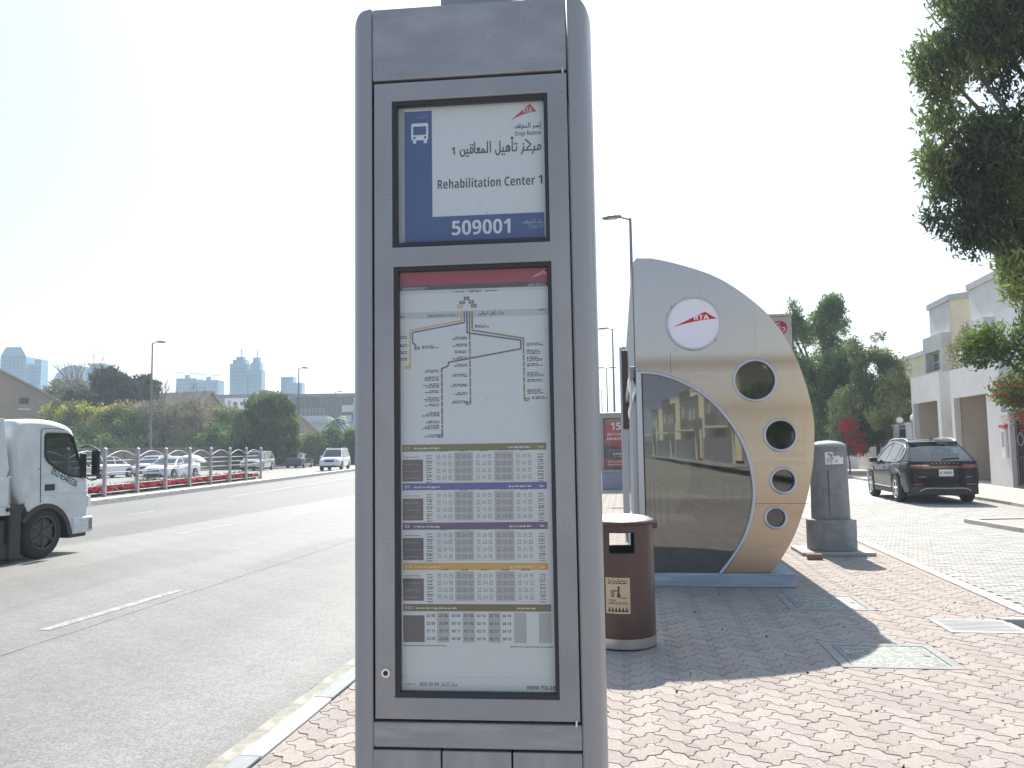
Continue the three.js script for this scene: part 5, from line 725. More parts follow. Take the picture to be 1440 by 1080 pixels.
// ---------- fence and flower bed on the median ----------
{
  const t = thing('median_fence', 'pale metal fence with arched tops and horizontal rails on the median', 'fence', [0, 0, 0]);
  const g = std([1, 1, 1], 0.55, { map: wear([0.3, 0.3, 0.31], [0.46, 0.46, 0.46], 0.6), metalness: 0.2 }), zs = [-27.0, -29.35, -31.75, -34.15, -36.5, -38.85, -41.25, -43.55, -45.85].reverse();
  const z0 = [-24.6, -22.2, -19.8, -17.4, -15, -12.6]; zs.push(...z0);
  const X = (z) => medX(z) - 0.88;
  zs.forEach((z, i) => {
    const p = part(t, 'post', [bx(0.11, 1.72, 0.11, X(z), 0.04, z), new THREE.ConeGeometry(0.085, 0.09, 4).rotateY(Math.PI / 4).translate(X(z), 1.805, z), bx(0.14, 0.03, 0.14, X(z), 1.735, z)], g);
    if (i === zs.length - 1) return; const z2 = zs[i + 1], a = (y) => V3(X(z), y, z), b = (y) => V3(X(z2), y, z2);
    for (const y of [0.18, 0.45, 0.9, 1.12, 1.34]) part(t, 'rail', bar(a(y), b(y), 0.018, 6), g);
    const pts = []; for (let k = 0; k <= 10; k++) { const u = k / 10; pts.push(V3(lerp(X(z), X(z2), u), 1.42 + 0.27 * Math.sin(u * Math.PI), lerp(z, z2, u))); } part(t, 'arch', tube(pts, 0.021, 14, 6), g);
  });
  const petal = new THREE.BufferGeometry(); { const p = []; for (let k = 0; k < 5; k++) { const a = k * 1.2566, b = a + 0.9, r = 0.055; p.push(0, 0.012, 0, Math.cos(a) * r, 0.03, Math.sin(a) * r, Math.cos(b) * r, 0.03, Math.sin(b) * r); } petal.setAttribute('position', new THREE.Float32BufferAttribute(p, 3)); petal.computeVertexNormals(); }
  const r = rng(33), m4 = new THREE.Matrix4(), q = new THREE.Quaternion(), e = new THREE.Euler(), c = new THREE.Color();
  const bed = thing('flower_bed', 'long bed of bright red petunias behind the median fence', 'flower bed'); bed.userData.kind = 'stuff';
  const n = 9000, fl = new THREE.InstancedMesh(petal, std([1, 1, 1], 0.8, { side: THREE.DoubleSide }), n), lf = new THREE.InstancedMesh(petal, std([1, 1, 1], 0.8, { side: THREE.DoubleSide }), 5000); fl.name = 'petals'; lf.name = 'leaves';
  const place = (im, i, y0, y1, s) => { const z = -8 - r() * 38.4, cl = 0.5 + 0.5 * Math.sin(z * 2.3) * Math.sin(z * 0.9 + 1); e.set((r() - 0.5) * 2, r() * 6, (r() - 0.5) * 2); m4.compose(V3(medX(z) - 1.15 - r() * 0.75, 0.04 + y0 + r() * (y1 - y0) * (0.6 + 0.5 * cl), z), q.setFromEuler(e), V3(s, s, s).multiplyScalar(0.7 + r() * 0.8)); im.setMatrixAt(i, m4); };
  for (let i = 0; i < n; i++) { place(fl, i, 0.1, 0.3, 1); const t = 0.6 + r() * 0.6; fl.setColorAt(i, c.setRGB(0.52 * t, 0.012, 0.045 * t)); }
  for (let i = 0; i < 5000; i++) { place(lf, i, 0, 0.2, 1); lf.setColorAt(i, c.setRGB(0.05, 0.09, 0.03)); }
  bed.add(fl, lf);
  // dry ashen shrubs behind it
  const dry = thing('dry_shrubs', 'strip of dry grey shrubs behind the red flower bed', 'shrubs'); dry.userData.kind = 'stuff';
  const tw = new THREE.InstancedMesh(new THREE.BoxGeometry(0.014, 0.34, 0.014), std([1, 1, 1], 0.9), 5200); tw.name = 'twigs';
  for (let i = 0; i < 5200; i++) { const z = -10 - r() * 37, k = 0.45 + 0.55 * Math.abs(Math.sin(z * 0.83) * Math.sin(z * 0.31 + 0.7)); e.set((r() - 0.5) * 2.2, r() * 6, (r() - 0.5) * 2.2); m4.compose(V3(medX(z) - 2.1 - r() * 0.9, 0.06 + r() * 0.42 * k, z), q.setFromEuler(e), V3(1, 0.4 + r(), 1)); tw.setMatrixAt(i, m4); const t = r(); t < 0.3 ? c.setRGB(0.62, 0.6, 0.54) : t < 0.6 ? c.setRGB(0.2, 0.17, 0.12) : c.setRGB(0.13, 0.15, 0.08); tw.setColorAt(i, c); }
  dry.add(tw);
  const pr = thing('parasol', 'cream parasol standing behind the silvery saloon car', 'parasol', [-25.4, -0.1, -63]);
  part(pr, 'canopy', new THREE.SphereGeometry(1.25, 20, 8, 0, Math.PI * 2, 0, 0.95).scale(1, 0.75, 1).translate(0.2, 0.62, 0).rotateZ(-0.16), std([0.62, 0.58, 0.48], 0.85, { side: THREE.DoubleSide }));
  part(pr, 'pole', cyl(0.03, 0.03, 1.5), M.galv);
}
// ---------- plants ----------
const leafG = (n, s, wd = 0.4, spread = 1) => { const r = rng(n * 7 + 1), pos = [], v = (x, y, z) => V3(x, y, z), e = new THREE.Euler(), q = new THREE.Quaternion(); for (let i = 0; i < n; i++) { const L = s * (0.7 + r() * 0.6), w = L * wd; q.setFromEuler(e.set((r() - 0.5) * 2.6, r() * 6.28, (r() - 0.5) * 2.2)); const o = v((r() - 0.5), (r() - 0.5), (r() - 0.5)).multiplyScalar(s * 1.9 * spread), P = [v(0, 0, 0), v(-w / 2, L * 0.45, w * 0.16), v(0, L, -w * 0.15), v(w / 2, L * 0.45, w * 0.16)].map((p) => p.applyQuaternion(q).add(o)); for (const [a, b, c] of [[0, 2, 1], [0, 3, 2]]) for (const k of [a, b, c]) pos.push(P[k].x, P[k].y, P[k].z); } const g = new THREE.BufferGeometry(); g.setAttribute('position', new THREE.Float32BufferAttribute(pos, 3)); g.computeVertexNormals(); return g; };
const sprigs = {}; const sprig = (n, s, w, sp) => (sprigs[[n, s, w, sp]] ??= leafG(n, s, w, sp));
const leafM = phy([1, 1, 1], 0.85, { transmission: 0.42, thickness: 0, side: THREE.DoubleSide, specularIntensity: 0.4 });
const barkM = std([1, 1, 1], 0.95, { map: wear([0.09, 0.07, 0.05], [0.2, 0.165, 0.13], 0.8), bumpMap: soft, bumpScale: 0.02 });
// blobs: [x, y, z, rx, ry, rz, sprigs]; c0..c1 dark to light leaf colours
function tree(name, label, cat, p, o, group) {
  const t = thing(name, label, cat, p, o.head ?? 0, group), r = rng(o.seed), nz = noise3(o.seed + 5), wood = [];
  const top = o.trunk ?? V3(0, o.blobs[0][1] * 0.6, 0);
  if (o.tr) { const s = [V3(0, -0.1, 0), V3(top.x * 0.3 + 0.08, top.y * 0.4, top.z * 0.3), top]; const seg = 8; for (let k = 0; k < seg; k++) { const c = new THREE.QuadraticBezierCurve3(...s); wood.push(bar(c.getPoint(k / seg), c.getPoint((k + 1) / seg), [lerp(o.tr, o.tr * 0.6, k / seg), lerp(o.tr, o.tr * 0.6, (k + 1) / seg)], 8)); }
    for (const b of o.blobs) { const e = V3(b[0], b[1], b[2]), m = top.clone().lerp(e, 0.5).add(V3((r() - 0.5) * 0.4, 0.25, (r() - 0.5) * 0.4)); wood.push(bar(top, m, [o.tr * 0.5, o.tr * 0.3], 6), bar(m, e, [o.tr * 0.3, o.tr * 0.12], 5)); for (let k = 0; k < 5; k++) { const d = V3(r() - 0.5, r() - 0.35, r() - 0.5).multiply(V3(b[3], b[4], b[5])).multiplyScalar(1.5); wood.push(bar(e, e.clone().add(d), [o.tr * 0.12, 0.008], 4)); } }
    part(t, 'trunk', wood, barkM); }
  const n = o.blobs.reduce((s, b) => s + b[6], 0), im = new THREE.InstancedMesh(sprig(o.nl ?? 6, o.leaf, o.lw ?? 0.42, o.sp ?? 1), leafM, n), m4 = new THREE.Matrix4(), q = new THREE.Quaternion(), e = new THREE.Euler(), c = new THREE.Color(); im.name = o.leafName ?? 'crown'; im.userData.kind = 'stuff';
  let i = 0; const f = o.freq ?? 1.1, thr = o.gap ?? 0.42;
  for (const b of o.blobs) for (let k = 0, tries = 0; k < b[6] && tries < b[6] * 12; tries++) {
    const d = V3(r() * 2 - 1, r() * 2 - 1, r() * 2 - 1), l = d.length(); if (l > 1 || l < 0.05) continue; const rad = Math.pow(l, o.shell ?? 0.55) / l, x = b[0] + d.x * rad * b[3], y = b[1] + d.y * rad * b[4], z = b[2] + d.z * rad * b[5], v = nz(x * f + 50, y * f + 50, z * f + 50);
    if (v < thr + (rad * l > 0.85 ? 0.13 : 0) || y < (o.minY ?? 0)) continue;
    e.set((r() - 0.5) * 1.6, r() * 6.28, (r() - 0.5) * 1.6); m4.compose(V3(x, y, z), q.setFromEuler(e), V3(1, 1, 1).multiplyScalar(0.7 + r() * 0.7)); im.setMatrixAt(i, m4);
    const w = clamp((nz(x * 1.1 + 9, y * 1.1 + 9, z * 1.1 + 9) - 0.5) * 2.2 + 0.4 + (r() - 0.5) * 0.5, 0, 1); const lt = o.lt ?? 1.2; im.setColorAt(i++, c.setRGB(lerp(o.c0[0], o.c1[0], w) * lt, lerp(o.c0[1], o.c1[1], w) * lt, lerp(o.c0[2], o.c1[2], w) * lt)); k++;
  }
  im.count = i; t.add(im); return t;
}
const olive = { c0: [0.04, 0.055, 0.02], c1: [0.2, 0.215, 0.09] }, lush = { c0: [0.03, 0.06, 0.018], c1: [0.15, 0.24, 0.065] }, yellowish = { c0: [0.06, 0.075, 0.018], c1: [0.36, 0.34, 0.07] }, drab = { c0: [0.09, 0.082, 0.055], c1: [0.2, 0.18, 0.125] }, deep = { c0: [0.026, 0.03, 0.02], c1: [0.06, 0.066, 0.038] };
const GT = 'trees beyond the far carriageway', zT = -90;
const far = (x, y, z, rx, ry, n, rz) => [x, y, z, rx, ry, rz ?? rx, n];
tree('dark_tree', 'tall dark creeper-covered tree rising above the yellow green bushes', 'tree', [-46, 0, -92], { lt: 1.5, seed: 1, tr: 0.35, leaf: 0.34, nl: 8, ...deep, gap: 0.34, shell: 0.4, blobs: [far(-0.5, 8.6, 0, 1.8, 2.8, 900), far(1.5, 8.1, 0.5, 1.7, 2.2, 800), far(3.9, 8.2, 0, 1.5, 2.0, 700), far(4.4, 6.6, 0.6, 1.1, 1.5, 350), far(-3.5, 6.7, 0, 2.0, 2.0, 600), far(1, 6, 1, 3.4, 2, 700)] }, GT);
tree('bushy_tree', 'yellow green bushy tree behind the lorry roof', 'tree', [-46.5, 0, -86], { lt: 1.85, seed: 2, tr: 0.2, leaf: 0.32, nl: 7, ...yellowish, gap: 0.4, blobs: [far(0, 5.2, 0, 2.2, 1.9, 700), far(2.6, 4.6, 0.4, 2.2, 1.8, 700), far(4.4, 5.6, 0, 1.2, 1.2, 260), far(-2, 5.5, 0, 1.6, 1.8, 400)] }, GT);
tree('bushy_tree', 'low bright green bush beside the lorry mirror, below the yellow green tree', 'tree', [-44, 0, -82], { lt: 1.85, seed: 3, tr: 0.12, leaf: 0.32, nl: 7, ...lush, gap: 0.36, blobs: [far(0, 2.3, 0, 2.8, 1.9, 900), far(3.2, 1.9, 0.3, 2.0, 1.4, 500), far(5.2, 2.6, -3, 2.2, 2.2, 700), far(3.4, 4.2, -3, 2, 1.6, 500), far(-2.8, 2.2, 0, 1.8, 1.6, 350)] }, GT);
tree('grey_shrub', 'wide drab grey brown thicket in the middle of the hedge', 'tree', [-36.8, 0, -87], { lt: 1.85, seed: 4, tr: 0.15, leaf: 0.30, nl: 6, lw: 0.3, ...drab, gap: 0.33, blobs: [far(-2.2, 4.3, 0, 3.0, 2.6, 1300), far(1.6, 4.6, 0, 3.0, 2.2, 1300), far(0, 2.2, 1, 4.6, 1.9, 1000), far(-4.5, 5.4, 0, 2, 1.6, 450)] }, GT);
tree('bushy_tree', 'olive coloured tree over the drab thicket below the tiled roof', 'tree', [-35.5, 0, -91], { lt: 1.85, seed: 5, tr: 0.2, leaf: 0.32, ...olive, gap: 0.4, blobs: [far(-3, 5.2, 0, 2.6, 1.6, 600), far(1.5, 5.4, 0, 2.8, 1.3, 650), far(4, 4.6, 0, 1.6, 1.6, 350)] }, GT);
tree('bushy_tree', 'dark green bush between the drab thicket and the large round tree', 'tree', [-30.6, 0, -84], { lt: 1.85, seed: 6, tr: 0.16, leaf: 0.32, nl: 7, ...lush, gap: 0.37, blobs: [far(0, 2.7, 0, 1.6, 1.7, 600), far(-1, 1.8, 0.3, 2.2, 1.5, 600), far(1.5, 2.0, 0.4, 1.5, 1.9, 500)] }, GT);
tree('large_tree', 'large round green tree in front of the mall hoarding', 'tree', [-25.2, 0, -84], { lt: 1.85, seed: 7, tr: 0.25, leaf: 0.32, nl: 8, c0: [0.028, 0.048, 0.016], c1: [0.12, 0.15, 0.045], gap: 0.37, blobs: [far(-0.2, 5.2, 0, 2.6, 2.2, 1300), far(-1.6, 3.2, 0.5, 2.4, 2.4, 1000), far(1.2, 4.3, 0, 1.5, 1.9, 700), far(0.4, 2.0, 0.7, 2.8, 1.6, 800), far(-3.2, 2.6, 0, 1.4, 2, 400)] }, GT);
tree('clipped_tree', 'dense column-shaped green tree nearest the mall palm, first of the clipped trio', 'tree', [-20.9, 0, -94], { lt: 1.85, seed: 8, tr: 0.1, leaf: 0.30, nl: 8, ...lush, gap: 0.3, shell: 0.4, blobs: [far(0, 2.1, 0, 1.3, 1.75, 800), far(0.6, 1.2, 0.2, 1.3, 1.1, 400)] }, GT);
tree('clipped_tree', 'dense column-shaped green tree in the middle of the clipped trio', 'tree', [-18.9, 0, -95], { lt: 1.85, seed: 9, tr: 0.1, leaf: 0.30, nl: 8, ...lush, gap: 0.3, shell: 0.4, blobs: [far(0, 2.1, 0, 0.9, 1.7, 520), far(0.1, 1.1, 0.2, 0.9, 1.1, 300)] }, GT);
tree('clipped_tree', 'broad clipped green tree standing behind the white off-road car', 'tree', [-16.3, 0, -95], { lt: 1.85, seed: 10, tr: 0.12, leaf: 0.30, nl: 8, ...lush, gap: 0.3, shell: 0.4, blobs: [far(0, 2.3, 0, 1.4, 1.9, 850), far(1.3, 1.6, 0.2, 1.4, 1.4, 600), far(-0.3, 1.2, 0.3, 1.5, 1.2, 400)] }, GT);
tree('bushy_tree', 'small olive bush between the large round tree and the clipped trio', 'tree', [-22.6, 0, -92], { lt: 1.85, seed: 12, tr: 0.1, leaf: 0.30, nl: 7, ...olive, gap: 0.35, blobs: [far(0, 2.2, 0, 1.5, 1.6, 450), far(-2, 1.6, 0.3, 1.7, 1.2, 350)] }, GT);
tree('bushy_tree', 'dull green tree behind the gabled house with the vent', 'tree', [-62, 0, -112], { lt: 1.85, seed: 13, tr: 0.25, leaf: 0.40, ...olive, gap: 0.38, blobs: [far(0, 9.5, 0, 3.2, 2.2, 700), far(4.5, 8.6, 0, 3, 2, 600)] }, GT);
tree('bushy_tree', 'dull olive tree behind the bare branches', 'tree', [-50, 0, -96], { lt: 1.85, seed: 14, tr: 0.25, leaf: 0.36, ...olive, gap: 0.38, blobs: [far(0, 6.4, 0, 3.2, 2.0, 800), far(3, 5.8, 0, 2, 1.6, 400)] }, GT);
function bareTree(label, p, h, seed) {
  const t = thing('bare_tree', label, 'tree', p, 0, GT), r = rng(seed), g = [];
  const grow = (a, d, l, rad, n) => { const b = a.clone().addScaledVector(d, l); g.push(bar(a, b, [rad, rad * 0.7], 5)); if (n <= 0) return; for (let k = 0; k < (n > 3 ? 3 : 2 + (r() < 0.5)); k++) grow(b, d.clone().add(V3((r() - 0.5) * 1.25, (r() - 0.2) * 0.55, (r() - 0.5) * 1.25)).normalize(), l * (0.66 + r() * 0.2), rad * 0.62, n - 1); };
  grow(V3(0, 0, 0), V3(0.02, 1, 0).normalize(), h * 0.32, h * 0.014, 5); part(t, 'trunk', [g[0]], barkM); part(t, 'branches', g.slice(1), std([0.15, 0.13, 0.115], 0.9));
}
bareTree('leafless grey tree with spreading twigs above the lorry cab', [-48.8, 0, -89], 11.2, 5);
bareTree('small leafless tree between the dark creeper-covered tree and the tiled roof', [-38.6, 0, -88], 9.0, 9);
function palm(label, p, h, s) {
  const t = thing('palm_tree', label, 'palm tree', p), r = rng(s), f = [];
  part(t, 'trunk', cyl(0.28, 0.2, h, 0, 0, 0, 10), barkM);
  for (let k = 0; k < 26; k++) { const a = k * 2.4, el = 1.2 - k / 26 * 1.9, L = 3.2; const P = Array.from({ length: 7 }, (_, i) => { const u = i / 6; return V3(Math.cos(a) * L * u * Math.cos(el * 0.7), h + L * (Math.sin(el) * u - 0.75 * u * u), Math.sin(a) * L * u * Math.cos(el * 0.7)); }); f.push(gridGeo(2, 12, (u, v) => { const i = Math.min(5, v * 6 | 0), q = P[i].clone().lerp(P[i + 1], v * 6 - i), w = 0.34 * Math.sin(Math.PI * Math.min(1, v * 0.9 + 0.1)) * (u - 0.5) * 2; return [q.x - Math.sin(a) * w, q.y - Math.abs(w) * 0.7, q.z + Math.cos(a) * w]; })); }
  part(t, 'fronds', f, phy([0.07, 0.1, 0.035], 0.8, { transmission: 0.15, thickness: 0, side: THREE.DoubleSide })).userData.kind = 'stuff';
}
palm('palm tree in front of the low grey mall', [-31.2, 0, -142], 6.6, 3);
// right hand side
const GR = 'garden trees of the villas';
tree('tall_tree', 'tall pointed green tree behind the steel shelter', 'tree', [17.2, 0, -45], { lt: 2.2, seed: 21, tr: 0.22, leaf: 0.15, nl: 8, sp: 1.1, c0: [0.045, 0.07, 0.03], c1: [0.14, 0.19, 0.075], gap: 0.38, freq: 1.5, blobs: [[-0.9, 6.6, 0, 1.0, 2.4, 1.0, 800], [0.9, 7.3, 0, 1.0, 2.5, 1.0, 900], [1.3, 5.6, 0, 1.4, 2.2, 1.3, 1000], [-0.3, 4.2, 0, 1.9, 2.2, 1.6, 1400], [0.6, 2.6, 0.2, 1.7, 1.8, 1.4, 900], [-1.2, 8.3, 0, 0.35, 1.3, 0.35, 110], [1.1, 9.2, 0, 0.4, 0.8, 0.4, 120], [0.5, 8.2, 0, 0.8, 0.9, 0.7, 260], [-1.3, 5.4, 0, 1.0, 1.6, 0.9, 520], [1.8, 4.4, 0, 1.0, 1.5, 0.9, 500], [-1.2, 7.5, 0, 0.6, 1.0, 0.5, 220]] }, GR);
tree('garden_tree', 'airy grey green tree over the low villa wall beside the red blossom', 'tree', [18.3, 0, -40.5], { lt: 1.9, seed: 22, tr: 0.14, leaf: 0.13, nl: 8, sp: 1.1, c0: [0.06, 0.08, 0.035], c1: [0.22, 0.24, 0.11], gap: 0.43, freq: 1.7, blobs: [[-0.6, 3.0, 0, 1.7, 1.6, 1.3, 1300], [0.9, 3.3, 0, 1.3, 1.5, 1.2, 1000], [0.2, 4.7, 0, 1.4, 1.2, 1.1, 700], [1.2, 5.0, 0, 0.9, 1.0, 0.8, 260], [-0.8, 6.1, 0, 0.4, 0.9, 0.4, 100], [0.3, 6.2, 0, 0.6, 0.8, 0.5, 130], [-1.3, 1.8, 0.3, 1.3, 1.0, 0.9, 700], [1.8, 4.2, -1, 0.7, 1.9, 0.8, 300]] }, GR);
tree('bougainvillea', 'crimson bougainvillea hanging over the low villa wall', 'shrub', [16.5, 0, -39.7], { seed: 23, tr: 0.05, trunk: V3(0, 0.9, 0), leaf: 0.1, nl: 7, c0: [0.45, 0.012, 0.05], c1: [0.7, 0.04, 0.11], gap: 0.45, freq: 3.2, leafName: 'blossom', blobs: [[0, 2.4, 0.2, 0.45, 0.42, 0.35, 110], [0.2, 1.75, 0.3, 0.4, 0.6, 0.3, 100], [0.5, 1.25, 0.35, 0.35, 0.35, 0.25, 45]] });
tree('climbing_shrub', 'thin twiggy climber growing up the corner of the cream villa', 'shrub', [20.3, 0, -35.8], { seed: 24, tr: 0.05, trunk: V3(0, 4.2, 0), leaf: 0.11, nl: 5, c0: [0.08, 0.08, 0.03], c1: [0.22, 0.2, 0.08], gap: 0.46, freq: 2.2, blobs: [[0, 5.2, 0, 0.8, 0.9, 0.6, 260], [0.3, 6.1, 0, 0.5, 0.7, 0.4, 80]] });
tree('overhanging_tree', 'big dark leafy tree overhanging the street from above the villa roofs', 'tree', [12.45, 0, -15.2], { seed: 25, tr: 0.2, trunk: V3(-0.4, 4.4, 0), leaf: 0.12, nl: 8, lw: 0.34, sp: 1.3, lt: 1.95, c0: [0.03, 0.04, 0.018], c1: [0.15, 0.185, 0.06], gap: 0.41, freq: 1.5, shell: 0.62, blobs: [[-2.6, 9.6, 0, 1.5, 1.6, 1.3, 1170], [-3.7, 9.1, 0.2, 0.9, 1.1, 0.8, 429], [-1.6, 8.0, 0, 1.5, 1.7, 1.4, 1495], [-3.6, 6.9, 0.3, 1.1, 0.85, 0.8, 559], [-4.1, 6.5, 0.3, 0.5, 0.5, 0.4, 90], [-2.3, 6.1, 0, 1.3, 1.0, 1.1, 910], [-3.2, 5.5, 0.2, 0.8, 0.55, 0.6, 247], [-3.0, 4.75, 0.2, 0.55, 0.5, 0.5, 143], [-2.3, 4.9, 0.1, 0.8, 0.6, 0.7, 299], [-1.1, 5.9, -0.2, 1.3, 1.5, 1.3, 1170], [-1.0, 4.8, 0, 1.0, 0.8, 0.9, 494], [0.4, 7.4, 0, 1.8, 2.6, 1.7, 1560], [-1, 10.5, 0, 2.4, 1.4, 1.7, 1170], [-4.15, 8.7, 0.3, 0.4, 0.8, 0.4, 130], [-3.85, 5.95, 0.2, 0.7, 0.6, 0.5, 260], [-3.35, 5.2, 0.2, 0.75, 0.55, 0.5, 240], [-4.0, 7.3, 0.2, 0.7, 0.7, 0.6, 260], [-2.6, 4.6, 0.2, 0.7, 0.5, 0.5, 200], [-3.3, 10.4, 0, 0.7, 0.7, 0.6, 208]] }, GR);
tree('young_ficus', 'bright green sunlit branches in front of the villa gate', 'tree', [13.6, 0, -20.2], { seed: 26, tr: 0.14, trunk: V3(-0.3, 2.9, 0), leaf: 0.13, nl: 7, lw: 0.42, c0: [0.045, 0.085, 0.012], c1: [0.19, 0.29, 0.03], gap: 0.38, freq: 1.6, blobs: [[-1.3, 4.15, 0, 0.7, 0.5, 0.6, 190], [-0.4, 3.7, 0, 0.9, 0.7, 0.8, 330], [-1.75, 3.75, 0.1, 0.5, 0.4, 0.4, 90], [-0.4, 4.8, 0, 0.7, 0.45, 0.6, 130], [0.5, 3.2, 0, 0.8, 0.6, 0.7, 220]] }, GR);
tree('bougainvillea', 'scattered red bougainvillea sprays dangling before the dark gate', 'shrub', [14.3, 0, -21.8], { seed: 27, tr: 0.04, trunk: V3(0, 2.2, 0), leaf: 0.09, nl: 6, c0: [0.4, 0.02, 0.03], c1: [0.75, 0.06, 0.08], gap: 0.62, freq: 3.2, nl: 4, leafName: 'blossom', blobs: [[-0.5, 2.6, 0, 0.9, 0.6, 0.5, 34], [-0.3, 2.0, 0.1, 0.8, 0.45, 0.5, 20]] });
tree('yellow_shrub', 'yellow green foliage just above the dark iron gate', 'shrub', [14.3, 0, -22.3], { seed: 28, tr: 0.06, trunk: V3(0, 2.0, 0), leaf: 0.12, nl: 7, ...yellowish, gap: 0.4, freq: 1.8, blobs: [[-0.2, 3.0, 0, 0.7, 0.5, 0.6, 300], [0.4, 2.5, 0, 0.7, 0.6, 0.6, 260]] });
{ // belt of street trees where the road runs out of sight
  const t = thing('far_tree_belt', 'far belt of street trees where the main road runs out of sight', 'trees', [0, 0, -185]); t.userData.kind = 'stuff';
  const n = 5200, r = rng(61), nz = noise3(62), im = new THREE.InstancedMesh(sprig(7, 0.45, 0.42, 1), leafM, n), m4 = new THREE.Matrix4(), q = new THREE.Quaternion(), e = new THREE.Euler(), c = new THREE.Color(); im.name = 'crowns';
  for (let i = 0; i < n; i++) { const x = -12 + r() * 60, h = 2.2 + 4 * nz(x * 0.22, 1, 1), y = 0.2 + h * Math.sqrt(r()); e.set(r() * 3, r() * 6, r() * 3); m4.compose(V3(x, y, (r() - 0.5) * 8), q.setFromEuler(e), V3(1, 1, 1)); im.setMatrixAt(i, m4); const w = nz(x * 0.5, y, 3); im.setColorAt(i, c.setRGB(lerp(0.05, 0.16, w), lerp(0.08, 0.2, w), 0.05)); }
  t.add(im);
}
// ---------- villas along the side street ----------
const stucco = (a, b, m = 3) => std([1, 1, 1], 0.92, { map: tex(512, (i) => { const x = i % 512, y = i >> 9, t = clamp(0.5 + (N1[i] - 0.5) * 1.1 + (N2[i] - 0.5) * 0.8 + (NB[x * 512 + y] - 0.5) * 0.7, 0, 1); return a.map((v, j) => Math.pow(lerp(v, b[j], t), 1 / 2.2)); }, m), bumpMap: grain, bumpScale: 0.002 });
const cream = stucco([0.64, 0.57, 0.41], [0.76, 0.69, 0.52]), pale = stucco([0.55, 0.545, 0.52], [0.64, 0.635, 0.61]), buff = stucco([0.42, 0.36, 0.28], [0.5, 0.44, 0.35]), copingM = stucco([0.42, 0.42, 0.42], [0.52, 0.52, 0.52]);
const winGlass = phy([0.1, 0.13, 0.14], 0.04, { ior: 1.8 }), frameM = std([0.7, 0.69, 0.66], 0.5);
// wall standing in the street front: local x = into the plot, z = -s along the street
function windowParts(root, wall, x, s0, s1, y0, y1) {
  const w = part(root, 'window', [rbox(x - 0.05, x + 0.05, y0, y0 + 0.07, -s1, -s0, 0.01, 1), rbox(x - 0.05, x + 0.05, y1 - 0.07, y1, -s1, -s0, 0.01, 1), rbox(x - 0.05, x + 0.05, y0 + 0.07, y1 - 0.07, -s1, -s1 + 0.07, 0.01, 1), rbox(x - 0.05, x + 0.05, y0 + 0.07, y1 - 0.07, -s0 - 0.07, -s0, 0.01, 1), box2(x - 0.03, x + 0.03, y0 + 0.07, y1 - 0.07, -(s0 + s1) / 2 - 0.025, -(s0 + s1) / 2 + 0.025), box2(x - 0.028, x + 0.028, (y0 + y1) / 2 - 0.02, (y0 + y1) / 2 + 0.02, -s1 + 0.07, -s0 - 0.07)], frameM);
  part(w, 'pane', box2(x - 0.01, x + 0.005, y0 + 0.05, y1 - 0.05, -s1 + 0.05, -s0 - 0.05), winGlass);
}
const front = (pts, holes, x, th) => ext(shp(pts.map(([s, y]) => [s, y]), holes), th).rotateY(Math.PI / 2).translate(x, 0, 0);   // (s,y) -> z=-s, thickness towards +x
const VL = [16.66, 0, -28.3];
